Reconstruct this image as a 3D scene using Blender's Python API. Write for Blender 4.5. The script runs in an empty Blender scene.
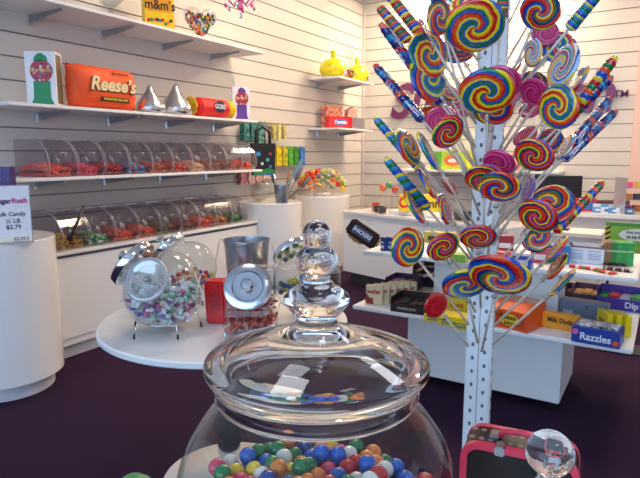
import bpy, bmesh, math, random
from mathutils import Vector, Matrix, Euler
random.seed(7)
PI = math.pi
rad = math.radians
S = bpy.context.scene
COL = S.collection
D = bpy.data

# ------------------------------------------------------------------ camera frame (room axes: +Y runs along the left wall)
H = 1.45; YAW = rad(31.7); PITCH = rad(8.73); FPX = 560.0
sy, cy = math.sin(YAW), math.cos(YAW)
sp, cp = math.sin(PITCH), math.cos(PITCH)
def W(R, F, z=0.0):
    return Vector((cy*R - sy*F, sy*R + cy*F, z))
def ray(px, py):
    v = py-239.0
    return px-320.0, FPX*cp - sp*v, cp*v + FPX*sp      # right, forward, down
def atF(px, py, F):
    r, f, d = ray(px, py); t = F/f
    return W(r*t, F, H-d*t)
def atX(px, py, X):
    r, f, d = ray(px, py); t = X/(cy*r-sy*f)
    return Vector((X, (sy*r+cy*f)*t, H-d*t))
def atY(px, py, Y):
    r, f, d = ray(px, py); t = Y/(sy*r+cy*f)
    return Vector(((cy*r-sy*f)*t, Y, H-d*t))
def atZ(px, py, z):
    r, f, d = ray(px, py); t = (H-z)/d
    return W(r*t, f*t, z)
FACE = YAW          # rotation about Z that turns a front (local -Y) to the camera's forward axis
def face_to_cam(p): return math.atan2(p.y, p.x) - PI/2

cam_d = D.cameras.new('camera'); cam = D.objects.new('camera', cam_d); COL.objects.link(cam)
cam.location = (0, 0, H); cam.rotation_euler = (PI/2-PITCH, 0, YAW)
cam_d.sensor_width = 36; cam_d.lens = 36*FPX/640; cam_d.clip_start = 0.02
S.camera = cam

# ------------------------------------------------------------------ materials
def lin(c):
    if isinstance(c, str):
        c = tuple(int(c[i:i+2], 16)/255 for i in (0, 2, 4))
    return tuple((x/12.92 if x <= .04045 else ((x+.055)/1.055)**2.4) for x in c) + (1,)
MC = {}
def pmat(name, col, rough=.5, metal=0, coat=0, spec=.5, emit=None, es=0, noise=None, bump=None):
    if name in MC: return MC[name]
    m = D.materials.new(name); m.use_nodes = True
    nt = m.node_tree; b = nt.nodes['Principled BSDF']
    b.inputs['Base Color'].default_value = lin(col)
    b.inputs['Roughness'].default_value = rough
    b.inputs['Metallic'].default_value = metal
    b.inputs['Coat Weight'].default_value = coat
    b.inputs['Specular IOR Level'].default_value = spec
    if emit:
        b.inputs['Emission Color'].default_value = lin(emit); b.inputs['Emission Strength'].default_value = es
    if noise:
        sc, c2 = noise
        tc = nt.nodes.new('ShaderNodeTexCoord'); nz = nt.nodes.new('ShaderNodeTexNoise'); nz.inputs['Scale'].default_value = sc
        nz.inputs['Detail'].default_value = 4
        rp = nt.nodes.new('ShaderNodeValToRGB'); rp.color_ramp.elements[0].position = .38; rp.color_ramp.elements[1].position = .62
        rp.color_ramp.elements[0].color = lin(col); rp.color_ramp.elements[1].color = lin(c2)
        nt.links.new(tc.outputs['Object'], nz.inputs['Vector']); nt.links.new(nz.outputs['Fac'], rp.inputs[0])
        nt.links.new(rp.outputs[0], b.inputs['Base Color'])
    if bump:
        sc, st = bump
        tc = nt.nodes.new('ShaderNodeTexCoord'); nz = nt.nodes.new('ShaderNodeTexNoise'); nz.inputs['Scale'].default_value = sc
        bp = nt.nodes.new('ShaderNodeBump'); bp.inputs['Strength'].default_value = st; bp.inputs['Distance'].default_value = .01
        nt.links.new(tc.outputs['Object'], nz.inputs['Vector']); nt.links.new(nz.outputs['Fac'], bp.inputs['Height'])
        nt.links.new(bp.outputs[0], b.inputs['Normal'])
    MC[name] = m; return m
def C(hexcol, rough=.45, coat=0):
    return pmat('paint_%s_%d_%d' % (hexcol, rough*100, coat*10), hexcol, rough, coat=coat)
def glassmat():
    m = D.materials.new('cast_glass'); m.use_nodes = True; b = m.node_tree.nodes['Principled BSDF']
    b.inputs['Base Color'].default_value = (.97, .985, .985, 1); b.inputs['Roughness'].default_value = 0.0
    b.inputs['Transmission Weight'].default_value = 1; b.inputs['IOR'].default_value = 1.46
    return m
def thinmat(name, tint, f0=.08, rough=.03, haze=0.0, hazecol='ffffff', fg=.7):
    m = D.materials.new(name); m.use_nodes = True; nt = m.node_tree; nt.nodes.clear()
    o = nt.nodes.new('ShaderNodeOutputMaterial'); mx = nt.nodes.new('ShaderNodeMixShader')
    tr = nt.nodes.new('ShaderNodeBsdfTransparent'); tr.inputs[0].default_value = lin(tint)
    gl = nt.nodes.new('ShaderNodeBsdfGlossy'); gl.inputs['Roughness'].default_value = rough
    lw = nt.nodes.new('ShaderNodeLayerWeight'); lw.inputs['Blend'].default_value = .25
    lw.inputs['Blend'].default_value = .5
    pw = nt.nodes.new('ShaderNodeMath'); pw.operation = 'POWER'; pw.inputs[1].default_value = 3.5
    nt.links.new(lw.outputs['Facing'], pw.inputs[0])
    ma = nt.nodes.new('ShaderNodeMath'); ma.operation = 'MULTIPLY_ADD'; ma.inputs[1].default_value = fg; ma.inputs[2].default_value = f0
    ma.use_clamp = True
    nt.links.new(pw.outputs[0], ma.inputs[0]); nt.links.new(ma.outputs[0], mx.inputs[0])
    src = tr.outputs[0]
    if haze:
        df = nt.nodes.new('ShaderNodeBsdfDiffuse'); df.inputs[0].default_value = lin(hazecol)
        m2 = nt.nodes.new('ShaderNodeMixShader'); m2.inputs[0].default_value = haze
        nt.links.new(tr.outputs[0], m2.inputs[1]); nt.links.new(df.outputs[0], m2.inputs[2]); src = m2.outputs[0]
    nt.links.new(src, mx.inputs[1]); nt.links.new(gl.outputs[0], mx.inputs[2]); nt.links.new(mx.outputs[0], o.inputs[0])
    return m
GLASS = glassmat()
THIN = thinmat('clear_jar_glass', 'f2f5f5', .045, .01)
ACR = thinmat('clear_acrylic', 'f2f0f3', .05, .08, .035, 'c8c4cc', fg=.35)
FACET = thinmat('bevelled_facet_glass', 'e0e4ea', .35, .12, .25, 'c4c8d4', fg=.4)
CELLO = thinmat('cellophane', 'f6f6f6', .12, .12, .03)
ACRW = thinmat('acrylic_edge', 'e8e8f0', .25, .2, .45, 'd8d8e0')
WHITE = pmat('white_gloss_laminate', 'f0edec', .16, coat=.5)
WHITEM = pmat('white_satin_laminate', 'eeecec', .38)
SLAT = pmat('slatwall_panel', 'd6d0ca', .42, noise=(.8, 'd3ccc8'))
GROOVE = pmat('slatwall_groove', '8f7f80', .6)
CHROME = pmat('chrome', 'dfe2e6', .09, 1)
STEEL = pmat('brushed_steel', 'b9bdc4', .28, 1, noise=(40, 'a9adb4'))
FOIL = pmat('silver_foil', 'd0d2d6', .25, 1, bump=(14, 1.0))
BLACK = pmat('black_plastic', '111114', .35)
PURPLESIGN = pmat('purple_sign_acrylic', '6a2a5c', .3)
MAGENTA = pmat('magenta_vinyl', 'c0307c', .4)
STICK = pmat('lollipop_stick_paper', 'dccdbd', .6)

def ramp_set(rp, cols, interp='LINEAR', soft=.25):
    els = rp.color_ramp.elements
    n = len(cols)
    rp.color_ramp.interpolation = 'LINEAR'
    pts = []
    wd = [1, .7, 1.25, .8, 1.1, .65, 1.3, .9, .75, 1.2, .8, 1.05][:n]; tw_ = sum(wd)
    for i, c in enumerate(cols):
        a = sum(wd[:i])/tw_; b = sum(wd[:i+1])/tw_; g = (b-a)*soft/2
        pts.append((a+g, c)); pts.append((b-g, c))
    els[0].position = pts[0][0]; els[0].color = lin(pts[0][1])
    els[1].position = pts[1][0]; els[1].color = lin(pts[1][1])
    for p, c in pts[2:]:
        e = els.new(p); e.color = lin(c)
def math_node(nt, op, a, b=None, c=None):
    n = nt.nodes.new('ShaderNodeMath'); n.operation = op
    for i, v in enumerate((a, b, c)):
        if v is None: continue
        if isinstance(v, (int, float)): n.inputs[i].default_value = v
        else: nt.links.new(v, n.inputs[i])
    return n.outputs[0]
def candy_mat(name, cols, kind, k=1.3, turns=1.0, rough=.22):
    m = D.materials.new(name); m.use_nodes = True; nt = m.node_tree; b = nt.nodes['Principled BSDF']
    tc = nt.nodes.new('ShaderNodeTexCoord'); sx = nt.nodes.new('ShaderNodeSeparateXYZ'); nt.links.new(tc.outputs['Object'], sx.inputs[0])
    x, y, z = sx.outputs
    ang = math_node(nt, 'DIVIDE', math_node(nt, 'ARCTAN2', y, x), 2*PI)
    ang = math_node(nt, 'MULTIPLY', ang, turns)
    if kind == 'swirl':
        r = math_node(nt, 'SQRT', math_node(nt, 'ADD', math_node(nt, 'MULTIPLY', x, x), math_node(nt, 'MULTIPLY', y, y)))
        u = math_node(nt, 'ADD', ang, math_node(nt, 'MULTIPLY', r, -k))
    else:
        u = math_node(nt, 'ADD', math_node(nt, 'MULTIPLY', y, 11.0), math_node(nt, 'MULTIPLY', z, k))
    wz = nt.nodes.new('ShaderNodeTexNoise'); wz.inputs['Scale'].default_value = 2.6 if kind == 'swirl' else 60
    nt.links.new(tc.outputs['Object'], wz.inputs['Vector'])
    u = math_node(nt, 'ADD', u, math_node(nt, 'MULTIPLY', wz.outputs['Fac'], .16))
    u = math_node(nt, 'FRACT', math_node(nt, 'ADD', u, 20.0))
    rp = nt.nodes.new('ShaderNodeValToRGB'); ramp_set(rp, cols); nt.links.new(u, rp.inputs[0])
    out = rp.outputs[0]
    if kind == 'wrapped':      # printed wrapper: dark bands with pale script blotches
        mp = nt.nodes.new('ShaderNodeMapping'); mp.inputs['Scale'].default_value = (90, 90, 14)
        nt.links.new(tc.outputs['Object'], mp.inputs[0])
        nz = nt.nodes.new('ShaderNodeTexNoise'); nz.inputs['Scale'].default_value = 1; nt.links.new(mp.outputs[0], nz.inputs['Vector'])
        gt = math_node(nt, 'GREATER_THAN', nz.outputs['Fac'], .60)
        mix = nt.nodes.new('ShaderNodeMixRGB'); nt.links.new(gt, mix.inputs[0]); nt.links.new(out, mix.inputs[1])
        mix.inputs[2].default_value = lin('d9dcea'); out = mix.outputs[0]
    nt.links.new(out, b.inputs['Base Color'])
    b.inputs['Roughness'].default_value = rough; b.inputs['Coat Weight'].default_value = .8; b.inputs['Coat Roughness'].default_value = .08
    return m
R_, O_, Y_, G_, B_, N_, T_ = 'cc0c14', 'ee500c', 'f0d018', '067436', '0850b4', '101c6c', '0c88b8'
SW = [
 candy_mat('swirl_bright', [R_, O_, Y_, G_, B_, R_, O_, Y_, B_, G_, B_, Y_], 'swirl', 0.95),
 candy_mat('swirl_deep', [R_, N_, B_, Y_, R_, O_, N_, G_, R_, Y_, B_, O_], 'swirl', 0.85),
 candy_mat('swirl_red', [R_, O_, R_, Y_, G_, N_, R_, O_, B_, R_, Y_, N_], 'swirl', 1.05),
 candy_mat('swirl_blue', [B_, T_, Y_, G_, B_, N_, O_, R_, B_, Y_, T_, G_], 'swirl', 0.9),
 candy_mat('swirl_pink', ['c81e64', 'd83c80', 'b01858', 'd83c80', 'c81e64', 'e0609a', 'b01858', 'd02a70'], 'swirl', 0.9),
 candy_mat('swirl_pale', ['e8a0a0', Y_, 'a8c8e8', B_, 'f0e0c0', O_, '90b8d8', G_, 'e8d8e0', R_, T_, Y_], 'swirl', 0.9),
 candy_mat('swirl_dark', [N_, '5a1a30', R_, '14304a', '184c38', N_, 'c89020', '7a1428', N_, B_, '30203c', O_], 'swirl', 0.9),
 candy_mat('plain_red', ['c8141e', 'b8101a', 'd02028', 'c0141c'], 'swirl', 1.0),
 candy_mat('plain_maroon', ['8c0c1e', 'a01428', '7c0a18', '981020'], 'swirl', 1.0),
 candy_mat('swirl_lilac', ['c070a8', '7c5ca0', 'd8a0c8', '9880b8', 'c04c88', 'e0b8d8', '6c58a0', 'c878b0'], 'swirl', 0.9),
]
TW = [
 candy_mat('twist_rainbow', [R_, Y_, B_, O_, G_], 'twist', 15),
 candy_mat('twist_teal', [T_, Y_, B_, T_, G_], 'twist', 15),
 candy_mat('twist_wrapped', ['1c2c80', '28205c', '1858a0', R_, '241c58', '203488', '1880b0', '2a1e60', '1c2c80', O_], 'wrapped', 9),
]

# ------------------------------------------------------------------ mesh helpers
def box(bm, x0, x1, y0, y1, z0, z1, bev=0, mi=0):
    r = bmesh.ops.create_cube(bm, size=1)
    vs = r['verts']
    bmesh.ops.scale(bm, vec=(x1-x0, y1-y0, z1-z0), verts=vs)
    bmesh.ops.translate(bm, vec=((x0+x1)/2, (y0+y1)/2, (z0+z1)/2), verts=vs)
    fs = {f for v in vs for f in v.link_faces}
    for f in fs: f.material_index = mi
    if bev:
        es = list({e for v in vs for e in v.link_edges})
        bmesh.ops.bevel(bm, geom=es, offset=bev, segments=2, affect='EDGES', clamp_overlap=True)
    return bm
def cbox(w, d, h, bev=0, z0=0):
    bm = bmesh.new(); return box(bm, -w/2, w/2, -d/2, d/2, z0, z0+h, bev)
def lathe(prof, seg=48, bm=None, M=None, mi=0, closed=False):
    bm = bm or bmesh.new(); rings = []
    for (r, z) in prof:
        if r < 1e-6:
            rings.append([bm.verts.new((0, 0, z))])
        else:
            rings.append([bm.verts.new((r*math.cos(2*PI*i/seg), r*math.sin(2*PI*i/seg), z)) for i in range(seg)])
    n = len(rings)
    for a in range(n if closed else n-1):
        A, B = rings[a], rings[(a+1) % n]
        for i in range(seg):
            j = (i+1) % seg
            if len(A) == 1 and len(B) == 1: continue
            if len(A) == 1: f = bm.faces.new((A[0], B[j], B[i]))
            elif len(B) == 1: f = bm.faces.new((A[i], A[j], B[0]))
            else: f = bm.faces.new((A[i], A[j], B[j], B[i]))
            f.material_index = mi
    if M is not None:
        bmesh.ops.transform(bm, matrix=M, verts=[v for r in rings for v in r])
    return bm
def tube(bm, pts, r, seg=10, mi=0, cap=True, closed=False):
    pts = [Vector(p) for p in pts]; n = len(pts); rs = r if isinstance(r, (list, tuple)) else [r]*n
    rings = []; up = None
    for i, p in enumerate(pts):
        t = (pts[(i+1) % n]-pts[i-1]) if closed else (pts[min(i+1, n-1)]-pts[max(i-1, 0)])
        if t.length < 1e-9: t = Vector((0, 0, 1))
        t.normalize()
        if up is None:
            up = Vector((0, 0, 1)) if abs(t.z) < .9 else Vector((1, 0, 0))
        a = up - t*up.dot(t)
        if a.length < 1e-6: a = t.orthogonal()
        a.normalize(); b = t.cross(a); up = a
        rings.append([bm.verts.new(p + a*rs[i]*math.cos(2*PI*k/seg) + b*rs[i]*math.sin(2*PI*k/seg)) for k in range(seg)])
    for i in range(n if closed else n-1):
        A, B = rings[i], rings[(i+1) % n]
        for k in range(seg):
            f = bm.faces.new((A[k], A[(k+1) % seg], B[(k+1) % seg], B[k])); f.material_index = mi
    if cap and not closed:
        for rg in (rings[0][::-1], rings[-1]):
            f = bm.faces.new(rg); f.material_index = mi
    return bm
def prism(bm, poly, y0, y1, mi=0):       # poly in (x,z), extruded along y
    a = [bm.verts.new((x, y0, z)) for x, z in poly]; b = [bm.verts.new((x, y1, z)) for x, z in poly]
    n = len(poly)
    fs = [bm.faces.new(a), bm.faces.new(b[::-1])]
    for i in range(n):
        fs.append(bm.faces.new((a[i], b[i], b[(i+1) % n], a[(i+1) % n])))
    for f in fs: f.material_index = mi
    return bm
def ball(bm, c, r, sub=2, mi=0, sc=(1, 1, 1)):
    q = bmesh.ops.create_icosphere(bm, subdivisions=sub, radius=r)['verts']
    bmesh.ops.scale(bm, vec=sc, verts=q); bmesh.ops.translate(bm, vec=c, verts=q)
    for f in {f for v in q for f in v.link_faces}: f.material_index = mi
    return bm
def ob(name, bm, mats, parent=None, loc=(0, 0, 0), rot=(0, 0, 0), smooth=False, scale=None):
    if isinstance(bm, bmesh.types.BMesh):
        bmesh.ops.recalc_face_normals(bm, faces=bm.faces)
        me = D.meshes.new(name); bm.to_mesh(me); bm.free()
        for m in (mats if isinstance(mats, (list, tuple)) else [mats]): me.materials.append(m)
        if smooth:
            for p in me.polygons: p.use_smooth = True
            if smooth == 'auto':
                try: me.set_sharp_from_angle(angle=rad(35))
                except Exception: pass
    else:
        me = bm
    o = D.objects.new(name, me); COL.objects.link(o); o.location = loc; o.rotation_euler = rot
    if scale: o.scale = scale
    if parent: o.parent = parent
    return o
def tag(o, label, cat, group=None, kind=None):
    o['label'] = label; o['category'] = cat
    if group: o['group'] = group
    if kind: o['kind'] = kind
    return o
def th(name, label, cat, loc=(0, 0, 0), rz=0, group=None):
    o = D.objects.new(name, None); COL.objects.link(o); o.location = loc; o.rotation_euler = (0, 0, rz); o.empty_display_size = .05
    return tag(o, label, cat, group)
def struct(name, bm, m, **k):
    o = ob(name, bm, m, **k); o['kind'] = 'structure'; return o
def dup(root, loc=None, rot=None, label=None, group=None, scale=None):
    def cpy(o, par):
        c = o.copy(); COL.objects.link(c); c.parent = par
        for ch in [x for x in ALLCH.get(o.name, [])]: cpy(ch, c)
        return c
    r = cpy(root, None)
    if loc is not None: r.location = loc
    if rot is not None: r.rotation_euler = rot
    if label: r['label'] = label
    if group: r['group'] = group
    if scale: r.scale = scale
    return r
ALLCH = {}
def reg(root):
    def go(o):
        ALLCH[o.name] = [c for c in D.objects if c.parent == o]
        for c in ALLCH[o.name]: go(c)
    go(root); return root
def text(parent, s, size, loc, m, rot=(PI/2, 0, 0), bold=0.0, ext=.0008, shear=0, align='CENTER', xs=1.0, name='lettering'):
    cu = D.curves.new(name, 'FONT'); cu.body = s; cu.size = size; cu.align_x = align; cu.align_y = 'CENTER'
    cu.extrude = ext; cu.offset = bold*size; cu.shear = shear; cu.resolution_u = 3
    cu.materials.append(m)
    tmp = D.objects.new('tmp', cu); me = D.meshes.new_from_object(tmp); D.objects.remove(tmp); D.curves.remove(cu)
    o = D.objects.new(name, me); COL.objects.link(o); o.location = loc; o.rotation_euler = rot; o.scale = (xs, 1, 1)
    if parent: o.parent = parent
    return o
def disc_bm(r, th_=.001, seg=28, sx=1, sz=1):   # thin disc facing -Y
    bm = lathe([(0, 0), (r, 0), (r, th_), (0, th_)], seg)
    bmesh.ops.rotate(bm, matrix=Matrix.Rotation(PI/2, 3, 'X'), verts=bm.verts)
    bmesh.ops.scale(bm, vec=(sx, 1, sz), verts=bm.verts)
    return bm

# ------------------------------------------------------------------ room
XW, YW, ZC = -3.95, 7.6, 3.68
def slat_wall(name, length, z1, axis):
    """grooved panel: profile in (depth, z) extruded along the wall"""
    bm = bmesh.new()
    zs = []; z = 2.116-.1625*13
    while z < z1-.02:
        if z > 0.02: zs.append(z)
        z += .1625
    prof = [(0, 0)]
    for g in zs:
        prof += [(0, g-.005), (-.012, g-.005), (-.012, g+.005), (0, g+.005)]
    prof += [(0, z1)]
    a = [bm.verts.new((d, 0, z)) for d, z in prof]; b = [bm.verts.new((d, length, z)) for d, z in prof]
    for i in range(len(prof)-1):
        f = bm.faces.new((a[i], b[i], b[i+1], a[i+1]))
        if prof[i][0] < 0 or prof[i+1][0] < 0: f.material_index = 1
    # backing
    v = [bm.verts.new(p) for p in ((-.05, 0, 0), (-.05, length, 0), (-.05, length, z1), (-.05, 0, z1))]
    bm.faces.new(v)
    return bm
def fixnormals(o): pass
struct('wall_left', slat_wall('l', YW+3.5, ZC, 0), [SLAT, GROOVE], loc=(XW, -3.5, 0))
struct('wall_back', slat_wall('b', 3.56, ZC, 0), [SLAT, GROOVE], loc=(XW, YW, 0), rot=(0, 0, -PI/2))
bm = bmesh.new(); box(bm, XW+3.56, 4.5, YW-.06, YW+.1, 0, ZC)
struct('wall_back_right', bm, pmat('pink_painted_wall', 'ecc6b8', .6))
bm = bmesh.new(); box(bm, 4.5, 4.6, -3.5, YW, 0, ZC); struct('wall_right', bm, C('e8dede', .6))
bm = bmesh.new(); box(bm, XW-.1, 4.6, -3.6, YW+.1, ZC, ZC+.1); struct('ceiling', bm, C('f0ecea', .7))
carpet = pmat('purple_carpet', '2b1830', .95, spec=.15, noise=(260, '3a2240'), bump=(500, .6))
bm = bmesh.new(); box(bm, XW-.1, 4.6, -3.6, YW+.1, -.1, 0); struct('floor', bm, carpet)
bm = bmesh.new()      # shop front: piers and lintel round a wide opening
box(bm, XW, 4.6, -3.6, -3.5, 3.1, ZC); box(bm, XW, 4.6, -3.6, -3.5, 0, .25)
for x in (XW, -.2, 4.2): box(bm, x, x+.35, -3.6, -3.5, .25, 3.1)
struct('wall_front', bm, C('e8dede', .6))
bm = bmesh.new(); box(bm, XW, XW+.03, YW-.03, YW, 0, ZC-.0); struct('trim_1', bm, C('c9c0bc', .5))

# sign on the back wall
sign = th('wall_sign', 'purple raised letters spelling the shop name across the back slatwall', 'sign', (-2.06, YW-.03, 2.03))
t_ = text(sign, 'Sugar Rush', .66, (0, 0, .12), PURPLESIGN, ext=.012, bold=.028, shear=.25, xs=.97)
tm = text(sign, 'TM', .12, (1.52, 0, .1), PURPLESIGN, ext=.004, bold=.01)
vin = th('wall_lettering', 'magenta slanted letter on the pink wall beyond the slatwall', 'sign', (-.18, YW-.07, 1.9))
text(vin, 'hello', .44, (.32, 0, 0), MAGENTA, ext=.002, bold=.01, shear=.3)

# ------------------------------------------------------------------ lights
def panel_light(x, y, power, col, label, s=.6):
    t = th('ceiling_light', label, 'light', (x, y, ZC), 0, 'recessed ceiling lights')
    bm = bmesh.new()
    for a, b, c, d in ((-s/2-.03, s/2+.03, -s/2-.03, -s/2), (-s/2-.03, s/2+.03, s/2, s/2+.03), (-s/2-.03, -s/2, -s/2, s/2), (s/2, s/2+.03, -s/2, s/2)):
        box(bm, a, b, c, d, -.02, 0)
    ob('frame', bm, WHITEM, t)
    ob('diffuser', cbox(s, s, .01, z0=-.015), pmat('lit_diffuser_'+col, 'ffffff', .5, emit=col, es=power), t)
WARM, COOL = 'ffe4c0', 'f4f6ff'
panel_light(-2.8, 7.15, 60, WARM, 'square ceiling light in the far corner above the small shelves', .6)
panel_light(-1.7, 7.1, 26, WARM, 'square ceiling light above the shop name on the back wall')
panel_light(.3, 5.0, 5, WARM, 'square ceiling light above the till counter')
panel_light(-2.4, 4.2, 2, WARM, 'square ceiling light above the white pedestals')
panel_light(-.3, 3.3, 9, COOL, 'square ceiling light above the shelved candy island')
panel_light(-1.4, 1.2, 1.5, COOL, 'square ceiling light above the round jar table')
panel_light(1.2, .4, 7, COOL, 'square ceiling light above the front of the shop')
def area(name, loc, rot, sx, sy_, e, col):
    l = D.lights.new(name, 'AREA'); l.shape = 'RECTANGLE'; l.size = sx; l.size_y = sy_; l.energy = e; l.color = col
    o = D.objects.new(name, l); COL.objects.link(o); o.location = loc; o.rotation_euler = rot
    return o
area('shopfront_daylight', (-.0, -3.45, 1.75), (PI/2, 0, 0), 7.6, 2.6, 210, (.43, .69, 1))
area('side_window_daylight', (4.3, 1.6, 1.8), (PI/2, 0, PI/2), 5.5, 2.4, 35, (.60, .76, 1))
w = D.worlds.new('world'); S.world = w; w.use_nodes = True
w.node_tree.nodes['Background'].inputs[0].default_value = (.75, .85, 1, 1); w.node_tree.nodes['Background'].inputs[1].default_value = .5

# ------------------------------------------------------------------ shelves on the left wall
def bracket(y, parent, depth=.38):
    bm = bmesh.new()
    prism(bm, [(0, -.005), (depth, -.005), (depth, -.018), (.03, -.06), (0, -.06)], y-.006, y+.006)
    ob('bracket', bm, STEEL, parent)
    bm = bmesh.new(); box(bm, 0, .025, y-.016, y+.016, -.075, -.006, .003); ob('bracket_cap', bm, CHROME, parent)
def wall_shelf(label, y0, y1, z, bys, depth=.45):
    t = th('wall_shelf', label, 'shelf', (XW, 0, z), 0, 'white shelves on the left slatwall')
    bm = bmesh.new(); box(bm, .002, depth, y0, y1, 0, .022, .003); ob('board', bm, WHITEM, t)
    for y in bys: bracket(y, t)
    return t
wall_shelf('highest long white shelf on the left wall holding the yellow candy box', 1.3, 4.62, 2.42, (1.85, 2.46, 3.07, 3.7, 4.33))
wall_shelf('long white shelf with the orange pillow and silver kisses on it', 2.0, 4.5, 1.745, (2.46, 3.07, 3.7, 4.33))
wall_shelf('long white shelf carrying the upper row of clear candy bins', 2.0, 4.56, 1.265, (2.4, 3.0, 3.6, 4.2))
wall_shelf('small white corner shelf holding two yellow jars', 6.1, 7.05, 2.36, (6.3, 6.85))
wall_shelf('small white corner shelf holding a red box and gift bags', 6.1, 7.05, 1.74, (6.3, 6.85))
gt = th('wall_shelf', 'white shelf on the back wall under the yellow green plush box', 'shelf', (0, YW, 1.2))
bm = bmesh.new(); box(bm, -3.2, -1.1, -.42, -.002, 0, .03, .003); ob('board', bm, WHITEM, gt)
for x in (-2.9, -1.4):
    bm = bmesh.new(); box(bm, x-.01, x+.01, -.35, -.01, -.05, -.001); ob('bracket', bm, STEEL, gt)

# base cabinet under the bins
cab = th('base_cabinet', 'long white base cabinet along the left wall under the candy bins', 'cabinet', (XW, 0, 0))
bm = bmesh.new(); box(bm, .005, .43, 2.18, 4.47, .1, .745); ob('body', bm, WHITEM, cab)
bm = bmesh.new(); box(bm, .005, .45, 2.18, 4.47, .75, .775, .003); ob('worktop', bm, WHITE, cab)
bm = bmesh.new(); box(bm, .005, .39, 2.2, 4.45, 0, .1); ob('plinth', bm, C('d8d0d4', .5), cab)
bm = bmesh.new(); box(bm, .431, .438, 2.2, 4.45, .15, .72, .002); ob('front_panel', bm, WHITE, cab)
bm = bmesh.new(); box(bm, .4, .434, 2.18, 4.47, .728, .745); ob('painted_shadow_strip', bm, C('6a6268', .6), cab)  # solid dark strip, its colour stands in for shade under the worktop

# round pedestals
def pedestal(label, c, r, h):
    t = th('round_pedestal', label, 'pedestal', (c.x, c.y, 0), 0, 'round white pedestals')
    ob('drum', lathe([(0, .1), (r, .1), (r, h-.006), (r-.006, h), (0, h)], 96), WHITE, t, smooth='auto')
    ob('plinth', lathe([(0, 0), (r-.06, 0), (r-.06, .1), (0, .1)], 64), C('d6d0d6', .5), t, smooth='auto')
    return t
P0 = W(-1.97, 3.36); P1 = W(-.52, 5.98); P2 = W(.025, 6.9)
P1.x = -3.6
pedestal('round white pedestal at the left edge with the price card', P0, .33, .945)
pedestal('round white pedestal at the end of the bins carrying a steel bucket', P1, .335, .94)
pedestal('round white pedestal carrying the bouquet of small lollipops', P2, .34, .94)

# ------------------------------------------------------------------ candy bins
BINW = .216
prof = [(0.01, 0), (.36, 0), (.405, .02), (.42, .06), (.415, .11), (.395, .165), (.36, .21), (.31, .243), (.25, .255), (0.01, .255)]
def bin_proto(first_label):
    t = th('candy_bin', first_label, 'candy bin')
    bm = bmesh.new(); prism(bm, prof, -BINW/2+.003, BINW/2-.003); ob('bin_body', bm, ACR, t)
    for s in (-1, 1):
        y = s*(BINW/2-.004)
        bm = bmesh.new(); tube(bm, [(x, y, z) for x, z in prof[1:-1]], .0024, 5)
        ob('edge_trim', bm, ACRW, t)
    bm = bmesh.new(); box(bm, .17, .21, -BINW/2+.02, BINW/2-.02, .256, .264, .002); ob('hinge', bm, ACRW, t)
    bm = bmesh.new(); tube(bm, [(.41, -.02, .145), (.425, -.02, .165), (.425, .02, .165), (.41, .02, .145)], .004, 6); ob('lid_handle', bm, ACRW, t)
    return t
bp = reg(bin_proto('x'))
def scoop_proto():
    t = th('candy_scoop', 'x', 'scoop')
    bm = bmesh.new()
    q = bmesh.ops.create_uvsphere(bm, u_segments=14, v_segments=8, radius=1)['verts']
    bmesh.ops.scale(bm, vec=(.014, .032, .045), verts=q)
    ob('bowl', bm, pmat('smoked_scoop_plastic', '5a5862', .25), t, smooth=True)
    bm = bmesh.new(); tube(bm, [(0, 0, .04), (.005, .004, .075), (.002, .006, .1)], .006, 7); ob('handle', bm, MC['smoked_scoop_plastic'], t, smooth=True)
    return t
scp = reg(scoop_proto())
ORD = ['first', 'second', 'third', 'fourth', 'fifth', 'sixth', 'seventh', 'eighth', 'ninth', 'tenth', 'eleventh']
upc = [('orange', 'e8603a', 'f08858'), ('coral orange', 'e85848', 'f09070'), ('pink red', 'd83858', 'e86070'), ('dark red', 'b42030', '8c1424'), ('blue and red', '3c88b8', 'c83c38'),
       ('orange and brown', 'd86840', '8c4438'), ('red orange', 'dc5038', 'b43838'), ('peach', 'e8b088', 'e0c0a0'), ('brown', '8c5040', 'a86850'), ('rust', '98503c', 'c06848'), ('orange red', 'e85030', 'e04020')]
loc_ = [('yellow and brown', 'c8a030', '783828'), ('red', 'b83020', 'd85030'), ('green and white', '1c8c40', 'e8e8e8'), ('red and orange', 'd83c28', 'e87030'), ('orange and red', 'd86030', 'c83030'),
        ('dark green', '506030', '783020'), ('brown', '6c3828', '8c5030'), ('bright orange', 'e86030', 'c84028'), ('peach orange', 'c87848', '987030'), ('deep green', '2c6c38', '50702c')]
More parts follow.
